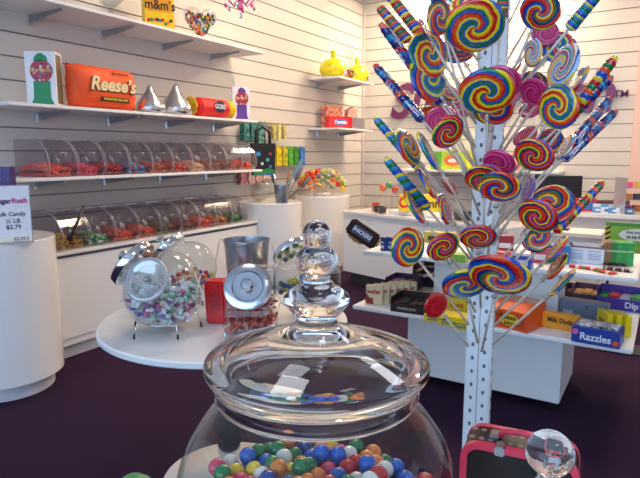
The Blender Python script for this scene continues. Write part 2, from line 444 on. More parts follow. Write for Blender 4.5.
def heap(name, label, cols, c, w, dpt, h, n, rr, seed):
    rnd = random.Random(seed); bm = bmesh.new()
    # rounded bed
    N = 8
    grid = [[bm.verts.new((w*(i/N-.5), dpt*(j/N-.5), h*.55*(.35+.65*math.sin(PI*i/N)**.4*math.sin(PI*j/N)**.4) + rnd.uniform(0, h*.12))) for j in range(N+1)] for i in range(N+1)]
    for i in range(N):
        for j in range(N): bm.faces.new((grid[i][j], grid[i+1][j], grid[i+1][j+1], grid[i][j+1]))
    bo = bmesh.ops.create_cube(bm, size=1)['verts']
    bmesh.ops.scale(bm, vec=(w*.9, dpt*.94, h*.16), verts=bo); bmesh.ops.translate(bm, vec=(0, 0, h*.08), verts=bo)
    for k in range(int(n*2.4)):
        x = rnd.uniform(-.47, .47); y = rnd.uniform(-.46, .46)
        if k % 3 == 0: x = rnd.uniform(.36, .49)
        z = h*.55*(.35+.65*math.cos(x*PI)**.4*math.cos(y*PI)**.4)
        if k % 3 == 0: z *= rnd.random()
        q = bmesh.ops.create_icosphere(bm, subdivisions=1, radius=rr)['verts']
        bmesh.ops.scale(bm, vec=(rnd.uniform(.6, 1.5), rnd.uniform(.6, 1.5), rnd.uniform(.6, 1)), verts=q)
        bmesh.ops.translate(bm, vec=(x*w, y*dpt, z+rr*.4), verts=q)
        mi = rnd.randrange(len(cols))
        for f in {f for v in q for f in v.link_faces}: f.material_index = mi
    o = ob(name, bm, [C(c_, .4) for c_ in cols], loc=c)
    return tag(o, label, 'candy', kind='stuff')
first = True
def bin_row(cols, y0, z, where, lo):
    global first
    for i, (cn, c1, c2) in enumerate(cols):
        y = y0+BINW*1.04*(i+.5)
        lab = 'clear bin of %s candy, %s from the left %s' % (cn, ORD[i], where)
        if first: r = bp; r.location = (XW+.01, y, z); r['label'] = lab; first = False
        else: r = dup(bp, (XW+.01, y, z), None, lab)
        r['group'] = 'clear candy bins ' + where
        heap('loose_candy', '%s candy heaped in the %s bin %s' % (cn, ORD[i], where), [c1, c2], (XW+.2, y, z+.003), .355, BINW*.9, .15, 70, .012, i+lo*50)
        sl = 'smoky scoop in the %s candy bin, %s %s' % (cn, ORD[i], where)
        lp = (XW+.385, y-.03, z+.12)
        if i == 0 and lo == 0: s_ = scp; s_.location = lp; s_['label'] = sl
        else: s_ = dup(scp, lp, None, sl)
        s_.rotation_euler = (0, rad(-38), rad(random.uniform(-15, 15))); s_['group'] = 'scoops ' + where
bin_row(upc[1:], 2.255, 1.2875, 'on the upper bin shelf', 0)
bin_row(loc_[:1]+loc_[2:], 2.315, .776, 'on the base cabinet', 1)
# tongs leaning in the near lower bin
tg = th('serving_tongs', 'dark serving tongs sticking up from the lower bins behind the price card', 'tongs', (-3.5, 2.42, .80), 0)
bm = bmesh.new(); tube(bm, [(-.02, -.06, .05), (0, -.01, .14), (.01, .06, .28)], [.016, .010, .008], 8); ob('arm', bm, pmat('brown_black_plastic', '2e2226', .35), tg, smooth=True)
bm = bmesh.new(); tube(bm, [(.02, -.08, .05), (.02, -.03, .14), (.015, .055, .285)], [.016, .010, .008], 8); ob('arm', bm, MC['brown_black_plastic'], tg, smooth=True)

# ------------------------------------------------------------------ packages
def pack(name, label, cat, loc, rz, w, d, h, body, texts=(), panels=(), group=None, bev=.002, side=None):
    t = th(name, label, cat, loc, rz, group)
    ob('carton', cbox(w, d, h, bev), C(body, .35), t)
    for (pw, ph, pxo, pz, col) in panels:
        bm = bmesh.new(); box(bm, pxo-pw/2, pxo+pw/2, -d/2-.0012, -d/2+.0004, pz-ph/2, pz+ph/2); ob('printed_panel', bm, C(col, .35), t)
    for (s, size, pxo, pz, col, *rest) in texts:
        xs = rest[0] if rest else 1
        text(t, s, size, (pxo, -d/2-.002, pz), C(col, .35), bold=.02, xs=xs)
    return t
def sphere_face(t, r, x, z, y, cols, n=26, rr=.2):
    """round cluster of printed candy dots on a carton"""
    ob('printed_globe', disc_bm(r), C(cols[0], .35), t, loc=(x, y, z))
    bm = bmesh.new(); rnd = random.Random(3)
    for k in range(n):
        a = rnd.uniform(0, 2*PI); q = r*math.sqrt(rnd.random())*.85
        b2 = lathe([(0, 0), (r*rr*.6, 0), (r*rr*.6, .001), (0, .001)], 10)
        me = D.meshes.new('tmp'); b2.to_mesh(me); b2.free()
        st = len(bm.verts); bm.from_mesh(me); D.meshes.remove(me); bm.verts.ensure_lookup_table()
        vs = bm.verts[st:]
        bmesh.ops.transform(bm, matrix=Matrix.Translation((x+q*math.cos(a), y-.001, z+q*math.sin(a))) @ Matrix.Rotation(PI/2, 4, 'X'), verts=vs)
        mi = rnd.randrange(len(cols))
        for f in {f for v in vs for f in v.link_faces}: f.material_index = mi
    ob('printed_dots', bm, [C(c, .35) for c in cols], t)

ZB = 1.7675; ZA = 2.4425
# gumball machine cartons
def gumball_box(label, p, rz, w, d, h, base, name='toy_carton'):
    t = pack(name, label, 'box', p, rz, w, d, h, 'ece8ec', bev=.002)
    y = -d/2-.001
    sphere_face(t, w*.38, .04*w, h*.64, y, ['b02030', 'd83040', '402860', 'e8c0c8', '3868b0'])
    bm = bmesh.new(); prism(bm, [(-w*.24, .46*h), (w*.32, .46*h), (w*.32, .14*h), (w*.42, .03*h), (-w*.36, .03*h), (-w*.26, .14*h)], y-.001, y); ob('printed_base', bm, C(base), t)
    bm = bmesh.new(); prism(bm, [(-w*.2, .82*h), (w*.28, .82*h), (w*.24, .9*h), (0.09*w, .965*h), (-.03*w, .965*h), (-w*.16, .9*h)], y-.001, y); ob('printed_cap', bm, C(base), t)
    text(t, 'Gumballs', w*.19, (.03*w, y-.004, h*.66), C('e8d868'), bold=.0)
    bm = bmesh.new(); box(bm, w/2, w/2+.001, -d*.35, d*.35, .05*h, .95*h); ob('side_print', bm, pmat('side_print_'+base, base, .4, noise=(30, 'a03040')), t)
    return t
gumball_box('white carton printed with a green gumball machine beside the orange pillow', Vector((-3.70, 2.385, ZB)), rad(34), .20, .12, .36, '1c8c54')
gumball_box('white carton printed with a purple gumball machine at the shelf end', Vector((-3.62, 4.38, ZB)), rad(46), .17, .1, .32, '5c3a98')

def pillow(name, label, cat, loc, rz, w, d, h, m, lean=0):
    t = th(name, label, cat, loc, rz)
    bm = bmesh.new(); N = 20
    vs = {}
    for s in (-1, 1):
        for i in range(N+1):
            for j in range(N+1):
                u, v = i/N*2-1, j/N*2-1
                k = (max(0, 1-abs(u)**3.5))**.55*(max(0, 1-abs(v)**3))**.55
                x = u*w/2*(1-.05*abs(v)**2*0 - .04*math.sin(v*9)*0); z = v*h/2*(1-.09*(1-abs(u)**4)*0)
                # crimped ends flare
                x += .008*math.sin(v*14)*abs(u)**8
                z *= 1-.10*math.exp(-((abs(u)-.86)/.06)**2)
                edge = (abs(abs(u)-1) < 1e-6 or abs(abs(v)-1) < 1e-6)
                if edge and s == 1: vs[(s, i, j)] = vs[(-1, i, j)]; continue
                vs[(s, i, j)] = bm.verts.new((x, s*d/2*k, z+h/2))
    for s in (-1, 1):
        for i in range(N):
            for j in range(N):
                q = [vs[(s, i, j)], vs[(s, i+1, j)], vs[(s, i+1, j+1)], vs[(s, i, j+1)]]
                try: bm.faces.new(q)
                except ValueError: pass
    ob('cushion', bm, m, t, smooth=True)
    t.rotation_euler = (0, 0, rz)
    return t
pl = pillow('plush_pillow', 'orange plush candy wrapper pillow on the long shelf', 'pillow', (-3.64, 2.80, ZB), rad(92), .60, .2, .31, pmat('orange_fleece', 'f0541c', .6, bump=(9, .4)))
text(pl, "Reese\u2019s", .135, (.02, -.106, .175), C('f4dca8'), bold=.03, shear=.25, xs=1.0, ext=.003)
text(pl, "Reese\u2019s", .135, (.023, -.100, .171), C('5c2410'), bold=.06, shear=.25, xs=1.0, ext=.002, name='lettering_outline')
bm = bmesh.new(); box(bm, -.09, .17, -.1, -.088, .055, .09, .003); ob('label_band', bm, C('4a2812'), pl)
text(pl, 'PEANUT BUTTER CUPS', .021, (.04, -.103, .073), C('f8d850'), bold=.02, ext=.002)
text(pl, 'MILK CHOCOLATE', .018, (.09, -.098, .262), C('5c2410'), bold=.02, ext=.002)

def kiss(label, loc, s):
    o = ob('foil_kiss', lathe([(0, 0), (.115, 0), (.135, .03), (.128, .07), (.1, .115), (.062, .16), (.034, .2), (.02, .235), (.0, .25)], 28), FOIL, loc=loc, smooth=True, scale=(s, s, s))
    return tag(o, label, 'candy', 'giant silver foil kisses')
kiss('giant silver foil kiss touching the orange pillow', (-3.62, 3.24, ZB), .92)
kiss('giant silver foil kiss next to the red roll', (-3.63, 3.53, ZB), 1.05)
roll = th('plush_roll', 'red roll shaped plush with yellow ends on the long shelf', 'plush', (-3.62, 3.95, ZB), rad(90))
bm = bmesh.new(); MX = Matrix.Rotation(PI/2, 4, 'Y')
lathe([(0, -.2), (.06, -.2), (.085, -.17), (.088, 0), (.085, .17), (.06, .2), (0, .2)], 28, bm, Matrix.Translation((0, 0, .09)) @ MX)
ob('body', bm, pmat('red_plush', 'd41820', .5), roll, smooth='auto')
for s in (-1, 1):
    bm = bmesh.new(); lathe([(.0, s*.2), (.03, s*.205), (.05, s*.23), (.085, s*.255), (.075, s*.26), (.04, s*.235), (0, s*.22)], 20, bm, Matrix.Translation((0, 0, .09)) @ MX)
    for k, v in enumerate(bm.verts): v.co.y *= 1+.1*math.sin(k*2.4)
    ob('twisted_end', bm, C('f0c020'), roll, smooth=True)
ob('round_badge', disc_bm(.07, .002, sx=1.1, sz=.75), C('1c2048'), roll, loc=(.03, -.0886, .1))
text(roll, 'GOBS', .055, (.03, -.092, .1), C('d8d8e8'), bold=.03)
# top shelf
mm = pack('candy_carton', 'tall yellow candy carton on the highest shelf', 'box', (-3.66, 3.40, ZA), rad(62), .24, .1, .34, 'f4c818',
          texts=[('m&m\u2019s', .105, .005, .19, '3c2014', .85)], panels=[(.19, .1, 0, .19, 'e8a018')])
text(mm, 'm', .07, (-.05-.0665, -.0, .12), C('3c2014'), rot=(PI/2, 0, -PI/2), bold=.03)
rnd = random.Random(5)
for k in range(9):
    ob('printed_candy', disc_bm(.014, .0012, 14), C(['c82020', '1c8c40', 'e87020', '3c2014', '2060b8'][k % 5]), mm, loc=(-.09+.0225*k, -.0505, .05+.03*rnd.random()))
hj = th('heart_jar', 'clear heart shaped jar of mixed gumballs on the highest shelf', 'jar', (-3.62, 3.85, ZA), rad(60))
def heart(sc, n=40):
    out = []
    for k in range(n):
        a = 2*PI*k/n
        x = 16*math.sin(a)**3; z = 13*math.cos(a)-5*math.cos(2*a)-2*math.cos(3*a)-math.cos(4*a)
        out.append((x*sc/17, (z+17)*sc/17))
    return out
def heart_bm(sc, d):
    bm = bmesh.new(); pts = heart(sc)
    rings = []
    for yy, q in ((-d/2, .72), (-d*.38, .92), (0, 1), (d*.38, .92), (d/2, .72)):
        rings.append([bm.verts.new((x*q, yy, (z-sc)*q+sc)) for x, z in pts])
    for a in range(4):
        for i in range(len(pts)): bm.faces.new((rings[a][i], rings[a][(i+1) % len(pts)], rings[a+1][(i+1) % len(pts)], rings[a+1][i]))
    bm.faces.new(rings[0]); bm.faces.new(rings[-1][::-1]); return bm
def heart_jar_parts(t, sc, d, cols, n, r, seed):
    ob('glass', heart_bm(sc, d), THIN, t, smooth='auto')
    bm = bmesh.new(); rnd = random.Random(seed)
    for k in range(n*6):
        if n <= 0: break
        x = rnd.uniform(-sc, sc)*.8; z = rnd.uniform(.12, 1.35)*sc; y = rnd.uniform(-.36, .36)*d
        if abs(x) > (z/sc)*.72*sc or (z > sc*1.15 and abs(x) > .7*sc): continue
        ball(bm, (x, y, z), r, 1, rnd.randrange(len(cols))); n -= 1
    o = ob('candy_fill', bm, [C(c, .3) for c in cols], t, smooth=True); o['kind'] = 'stuff'
heart_jar_parts(hj, .16, .1, ['d02828', 'f0c020', '2c8c40', '2858b0', 'f08020', 'e8e8e8'], 240, .0155, 4)
cj = th('candle_jar', 'clear footed glass jar cut by the top of the frame', 'jar', (-3.62, 2.9, ZA))
ob('glass', lathe([(0, 0), (.075, 0), (.075, .008), (.02, .03), (.015, .06), (.05, .09), (.1, .14), (.1, .3), (.097, .3), (.097, .145), (.048, .096), (0, .09)], 36), THIN, cj, smooth='auto')

# corner shelves items
def yellow_jar(label, y):
    t = th('yellow_gumball_jar', label, 'jar', (-3.68, y, 2.3825), 0, 'yellow jars on the corner shelf')
    ob('bowl', lathe([(0, 0), (.1, 0), (.155, .04), (.175, .1), (.16, .16), (.11, .21), (.06, .235), (0, .24)], 32), pmat('yellow_plastic', 'f4e410', .2, coat=.5), t, smooth=True)
    ob('stopper', lathe([(0, .235), (.03, .235), (.026, .3), (.034, .31), (.03, .33), (0, .335)], 20), MC['yellow_plastic'], t, smooth=True)
    bm = bmesh.new(); box(bm, .165, .185, -.03, .03, .02, .08, .004); ob('chute', bm, CHROME, t)
yellow_jar('yellow round gumball jar nearer the shelf front end', 6.27)
yellow_jar('yellow round gumball jar in the wall corner', 6.9)
h2 = th('heart_jar', 'tall clear jar of mixed candy between the yellow jars', 'jar', (-3.64, 6.62, 2.3825), rad(60))
heart_jar_parts(h2, .1, .08, ['c82828', '8c2828', 'e8a040', '3c6c38'], 50, .014, 5)
ob('glass_neck', lathe([(.03, .19), (.05, .25), (.055, .34), (.03, .4), (.012, .44), (0, .46)], 24), THIN, h2, smooth=True)
ZF = 1.7625
pk = pack('candy_box', 'red candy box with blue word badge on the corner shelf', 'box', (-3.68, 6.42, ZF), rad(62), .36, .09, .15, 'd0202c', panels=[(.3, .11, -.02, .075, 'e03038')])
ob('badge', disc_bm(.07, .001, sx=1.4, sz=.6), C('3c6cb8'), pk, loc=(0, -.0465, .08)); text(pk, 'Tootsie', .06, (0, -.0485, .08), C('e8e8f0'), bold=.03)
pb = pack('gift_bag', 'pink and gold patterned gift box behind the red candy box', 'bag', (-3.83, 6.5, ZF), rad(80), .34, .09, .3, 'b03868')
D.objects[pb.children[0].name].data.materials[0] = pmat('pink_print', 'b8386c', .4, noise=(22, 'd8b070'))
gb = th('gift_bag', 'pink floral gift bag with handle at the corner', 'bag', (-3.74, 6.86, ZF), rad(65))
bm = bmesh.new(); prism(bm, [(-.09, 0), (.09, 0), (.08, .26), (.0, .31), (-.08, .26)], -.04, .04); ob('pouch', bm, pmat('floral_print', 'c86088', .4, noise=(28, 'e8c8a0')), gb)
sb = th('silver_bag', 'small silver foil bag beside the red candy box', 'bag', (-3.6, 6.78, ZF), rad(62))
bm = bmesh.new(); prism(bm, [(-.1, 0), (.1, 0), (.095, .15), (-.095, .15)], -.03, .03); ob('pouch', bm, pmat('grey_foil', 'a8a4ac', .3, .6), sb)

# hanging merchandise on pegs
def hang_pack(label, cat, y, z, w, h, cols, group, name='hanging_packet', out=.12, lean=0):
    t = th(name, label, cat, (XW, y, z), rad(90), group)
    bm = bmesh.new(); tube(bm, [(0, 0, 0), (0, -out-.05, 0), (0, -out-.06, .015)], .003, 6); ob('peg_hook', bm, STEEL, t)
    bm = bmesh.new()
    N = 6
    for a in range(3):
        yy = -out+.025*a
        prism(bm, [(-w/2, -h), (w/2, -h), (w/2*.95, -h*.5), (w/2, -.02), (.01, .008), (-.01, .008), (-w/2, -.02), (-w/2*.95, -h*.5)], yy-.006, yy+.004)
    m = pmat('packet_'+cols[0]+cols[1], cols[0], .3, noise=(35, cols[1]))
    ob('packets', bm, m, t)
    return t
hg = 'packets hanging on wall pegs'
spec = [('teal', 4.72, 2.0-.22, .09, .2, ('4c9c98', '203038')), ('teal and black', 4.84, 1.78, .09, .21, ('3c8c8c', '181c24')), ('black and teal', 4.97, 1.78, .1, .22, ('202428', '60a8a0')),
        ('dark with white', 5.09, 1.77, .1, .21, ('282028', 'c8c4c0')), ('pale yellow', 5.22, 1.77, .05, .16, ('d8cc88', 'a89850')), ('straw yellow', 5.32, 1.77, .05, .17, ('c8b860', 'e8e0b0')), ('cream', 5.42, 1.77, .05, .16, ('dccca0', 'b8a040'))]
for n, y, z, w_, h_, c in spec:
    hang_pack('%s packet hanging in the top peg row beside the tote bag' % n, 'packet', y, z, w_, h_, c, 'top row of hanging packets')
for n, y, c in (('mustard', 5.18, ('d8b818', '907818')), ('bright yellow', 5.30, ('e8d020', 'b89818')), ('lemon', 5.42, ('e0cc20', '6c8020')), ('green', 5.54, ('2c8c30', '60b040')), ('dark green', 5.66, ('1c6c28', '409030')), ('blue', 5.79, ('2450b0', '3c80d0'))):
    hang_pack('%s packet hanging in the middle peg row' % n, 'packet', y, 1.52, .1, .22, c, 'middle row of hanging packets')
for n, y, c in (('pink and white', 4.66, ('c89098', '803848')), ('rose and white', 4.79, ('b87880', 'e8d8d8')), ('red and white', 4.92, ('a84858', 'd8c0c0')), ('rosy brown', 5.05, ('a87070', 'd8c8c8'))):
    hang_pack('%s packet hanging just above the steel bucket' % n, 'packet', y, 1.4, .11, .28, c, 'lowest row of hanging packets')
tb = th('tote_bag', 'black tote bag with colourful print hanging beside the upper bins', 'bag', (XW+.32, 4.74, 1.22), rad(55))
bm = bmesh.new(); prism(bm, [(-.12, 0), (.12, 0), (.13, .33), (-.13, .33)], -.03, .03); ob('pouch', bm, pmat('black_print_cloth', '17131a', .6), tb)
for s in (-1, 1):
    bm = bmesh.new(); tube(bm, [(-.08, s*.02, .29), (-.07, s*.01, .45), (0, 0, .5), (.07, s*.01, .45), (.08, s*.02, .29)], .012, 6); ob('strap', bm, MC['black_print_cloth'], tb)
for x, z, r, c in ((-.06, .22, .025, '3090d0'), (.04, .16, .02, '48a8a8'), (.07, .22, .014, 'c04858'), (-.02, .12, .016, 'e8e8e8'), (.07, .09, .016, '3878c0')):
    ob('printed_dot', disc_bm(r, .001, 16), C(c), tb, loc=(x, -.031, z))
bm = bmesh.new(); prism(bm, [(-.115, .005), (.115, .005), (.115, .05), (.05, .075), (-.04, .05), (-.115, .07)], -.032, -.0305); ob('printed_hill', bm, C('2c8c40'), tb)
bm = bmesh.new(); prism(bm, [(-.115, .004), (.115, .004), (.115, .03), (-.02, .01)], -.0335, -.0321); ob('printed_water', bm, C('2870b8'), tb)
cl = th('candy_bin', 'short clear bin of green and white candy at the bins end', 'candy bin', (XW+.19, 4.55+.02, 1.2875)); 
bm = bmesh.new(); box(bm, -.15, .16, -.045, .045, 0, .2, .006); ob('bin_body', bm, ACR, cl)
cl.location.y = 4.48+.06
heap('loose_candy', 'green and white candy in the short end bin', ['a8c0a0', 'e8e8e0', '2c8c48'], (XW+.195, 4.54, 1.29), .28, .08, .1, 30, .011, 99)

# pedestal one: bucket with scoops, tilted clear jar
ZP = .94
def bucket(label, p, r, h, rz=0, group=None):
    t = th('steel_bucket', label, 'bucket', p, rz)
    ob('pail', lathe([(0, 0), (r*.78, 0), (r*.86, h*.45), (r*.89, h*.46), (r*.87, h*.5), (r*.9, h*.6), (r*.93, h*.61), (r*.91, h*.65), (r, h), (r*1.04, h), (r*1.04, h-.008), (r*.985, h-.004), (r*.9, h*.55), (r*.76, .006), (0, .006)], 40), STEEL, t, smooth='auto')
    return t
bk = bucket('small steel bucket of scoops on the pedestal by the bins', atZ(282, 203, ZP), .085, .19)
def scoop_big(label, base, tip, m):
    t = th('metal_scoop', label, 'scoop', base)
    v = tip-base; L = v.length
    q = Vector((0, 0, 1)).rotation_difference(v.normalized()).to_euler(); t.rotation_euler = q
    bm = bmesh.new(); tube(bm, [(0, 0, 0), (0, 0, L*.62)], .009, 8); ob('handle', bm, m, t, smooth=True)
    bm = bmesh.new(); q = bmesh.ops.create_uvsphere(bm, u_segments=12, v_segments=8, radius=1)['verts']
    bmesh.ops.scale(bm, vec=(.028, .016, L*.22), verts=q); bmesh.ops.translate(bm, vec=(0, 0, L*.76), verts=q)
    ob('bowl', bm, m, t, smooth=True)
b0 = atZ(282, 203, ZP); b0.z = ZP+.02
scoop_big('pale blue scoop standing in the small steel bucket', b0+W(-.02, 0, 0), atF(303, 158, 5.9), pmat('blue_scoop', '6c90a8', .3))
scoop_big('grey scoop leaning behind the pale blue one', b0+W(.03, .02, 0), atF(303, 166, 6.05), pmat('grey_scoop', '6c6870', .3))
scoop_big('silver scoop leaning left in the small steel bucket', b0+W(-.03, .02, 0), atF(272, 172, 5.95), pmat('silver_scoop', 'c0c4cc', .25, 1))
scoop_big('dark handled scoop leaning far right in the small steel bucket', b0+W(.04, 0, 0), atF(311, 176, 5.95), pmat('dark_scoop', '48444c', .3))
scoop_big('brown scoop standing at the back of the small steel bucket', b0+W(0, .04, 0), atF(291, 170, 6.1), pmat('brown_scoop', '84685c', .3))
jt = th('tilted_jar', 'clear tilted jar lying on the pedestal by the bins', 'jar', (P1.x+.02, P1.y-.13, ZP+.001), rad(20))
bm = lathe([(0, 0), (.09, 0), (.1, .02), (.1, .2), (.075, .23), (.075, .25), (.07, .25), (.07, .23), (.095, .195), (.095, .02), (0, .006)], 32)
bmesh.ops.rotate(bm, matrix=Matrix.Rotation(rad(70), 3, 'Y'), verts=bm.verts)
mz = min(v.co.z for v in bm.verts); bmesh.ops.translate(bm, vec=(-.12, 0, -mz), verts=bm.verts)
ob('glass', bm, THIN, jt, smooth='auto')

# lollipop bouquet on pedestal two
bq = th('lollipop_holder', 'low dish holding the fan of small lollipops', 'holder', (P2.x, P2.y, ZP))
ob('dish', lathe([(0, 0), (.11, 0), (.12, .015), (.06, .035), (0, .03)], 32), WHITE, bq, smooth=True)
pc = [('red', 'd83028'), ('orange', 'f07828'), ('yellow', 'f0c838'), ('blue', '3060b0'), ('green', '60904c'), ('scarlet', 'e04830')]
protos = {}
rnd = random.Random(11)
for k in range(78):
    u = (k+.5)/78; az = k*2.39996; el = rad(12+70*(u**.8))
    Rr = .27+.05*rnd.random()
    dv = Vector((math.cos(az)*math.cos(el)*1.15, math.sin(az)*math.cos(el)*1.15, math.sin(el)))
    base = Vector((P2.x, P2.y, ZP+.03)) + Vector((math.cos(az)*.03, math.sin(az)*.03, 0))
    tip = base+dv*Rr*.9
    side = (tip-base).dot(W(1, 0, 0))
    cn, cc = pc[(rnd.choice([0, 1, 2, 5, 1]) if side < -.05 else rnd.choice([3, 4, 0, 3, 4]) if abs(side) < .1 and el > .6 else rnd.choice([4, 0, 1, 4, 2]))]
    rot = Vector((0, 0, 1)).rotation_difference(dv.normalized()).to_euler()
    lab = '%s small flat lollipop in the fan on the round pedestal' % cn
    grp = cn+' lollipops in the pedestal fan'
    if cn not in protos:
        t = th('small_lollipop', lab, 'lollipop', base, 0, grp); t.rotation_euler = rot
        bm = bmesh.new(); tube(bm, [(0, 0, 0), (0, 0, .24)], .0022, 5); ob('stick', bm, STICK, t)
        bm = bmesh.new(); q = bmesh.ops.create_uvsphere(bm, u_segments=14, v_segments=8, radius=.037)['verts']
        bmesh.ops.scale(bm, vec=(1, .5, 1), verts=q); bmesh.ops.translate(bm, vec=(0, 0, .265), verts=q)
        ob('candy_head', bm, pmat('small_pop_'+cn, cc, .25, coat=.5, noise=(40, 'e8d8a0' if k % 2 else cc)), t, smooth=True)
        protos[cn] = reg(t)
    else:
        dup(protos[cn], base, rot, lab, grp)

# price card pedestal
cd = atF(15, 238, 3.18); 
card = th('price_card', 'clear stand with the bulk candy price card on the left pedestal', 'sign', (cd.x-.005, cd.y, .9455), face_to_cam(cd)+rad(3))
bm = bmesh.new(); box(bm, -.24, .095, -.004, .004, 0, .325); ob('acrylic_holder', bm, ACRW, card)
bm = bmesh.new(); box(bm, -.235, .09, -.006, -.0042, .03, .318); ob('paper', bm, C('eceaf2', .6), card)
bm = bmesh.new(); box(bm, -.24, .095, -.07, .03, 0, .004); ob('foot', bm, ACRW, card)
text(card, 'Sugar', .040, (-.045, -.0075, .235), C('5c3060'), bold=.03); text(card, 'Rush', .040, (.04, -.0075, .235), MAGENTA, bold=.03)
for s, z in (('Bulk Candy', .16), ('\u00bc LB', .12), ('$2.79', .085)):
    text(card, s, .034, (-.012 if s[0] == 'B' else .0, -.0075, z), C('303038'), bold=.01)
bm = bmesh.new(); box(bm, -.235, .09, -.0085, -.0062, .0, .032); ob('sticker', bm, C('e8e4d0', .5), card)
text(card, '62.39.5', .026, (.035, -.0095, .016), C('5058a0'), bold=.02)
pg = th('shot_glass', 'tiny glass tumbler in front of the price card', 'glass', atZ(2, 239.5, .9455)); pg.location.z = .9455
ob('glass', lathe([(0, 0), (.02, 0), (.024, .07), (.022, .07), (.018, .004), (0, .004)], 24), THIN, pg, smooth='auto')
ob('clip', cbox(.03, .004, .02, z0=.07), C('5a4438'), pg)
pbx = atF(1, 200, 3.3)
pack('purple_carton', 'dark purple patterned carton behind the price card', 'box', (P0.x-.04, P0.y+.13, .9455), FACE+rad(6), .22, .08, .425, '3a2068')
D.objects['purple_carton'].location = (pbx.x-.06, pbx.y+.0, .9455)
text(D.objects['purple_carton'], 'B', .04, (.045, -.043, .36), C('d8d0e8'), bold=.03)
bm = bmesh.new()
for k in range(6): tube(bm, [(.02+.014*k, -.0412, .41), (.0+.014*k, -.0412, .33-.01*k)], .002, 4)
ob('printed_stripes', bm, C('7858b8'), D.objects['purple_carton'])

# chandelier at the top of the frame
chp = atF(240, 2, 5.2)
ch = th('crystal_chandelier', 'pink crystal chandelier hanging at the top of the frame', 'chandelier', (chp.x, chp.y, chp.z))
bm = bmesh.new(); tube(bm, [(0, 0, .1), (0, 0, ZC-chp.z-.001)], .005, 6); ob('rod', bm, CHROME, ch)
PINKG = pmat('pink_crystal', 'd850a0', .1, coat=.8)
bm = bmesh.new(); ball(bm, (0, 0, -.04), .035, 1); ball(bm, (0, 0, .05), .06, 2, sc=(1, 1, .7)); ob('centre_ball', bm, PINKG, ch)
for k in range(6):
    a = k*PI/3; x, y = .13*math.cos(a), .13*math.sin(a)
    bm = bmesh.new(); tube(bm, [(0, 0, .03), (x*.5, y*.5, -.03), (x, y, .03), (x, y, .07)], .008, 6); ob('arm', bm, PINKG, ch, smooth=True)
    bm = bmesh.new(); tube(bm, [(x, y, .04), (x, y, -.03)], .0015, 4); ball(bm, (x, y, -.045), .016, 1, sc=(1, 1, 1.4)); ob('crystal_drop', bm, CHROME if k % 2 else PINKG, ch)
bm = bmesh.new(); tube(bm, [(0, 0, -.06), (0, 0, -.1)], .0015, 4); ball(bm, (0, 0, -.115), .02, 1, sc=(1, 1, 1.3)); ob('crystal_drop', bm, CHROME, ch)

# ------------------------------------------------------------------ round table with jars
RT = W(-.405, 2.33)
ZT = .75
t = th('round_table', 'round white table holding the cookie jars', 'table', RT)
ob('tabletop', lathe([(0, ZT-.028), (.515, ZT-.028), (.522, ZT-.022), (.522, ZT-.006), (.515, ZT), (0, ZT)], 96), WHITE, t, smooth='auto')
ob('column', lathe([(.05, .03), (.05, ZT-.028)], 32), CHROME, t, smooth=True)
ob('base', lathe([(0, 0), (.292, 0), (.294, .015), (.283, .022), (.06, .035), (0, .035)], 64), pmat('cream_gloss', 'e8e2d8', .25), t, smooth='auto')

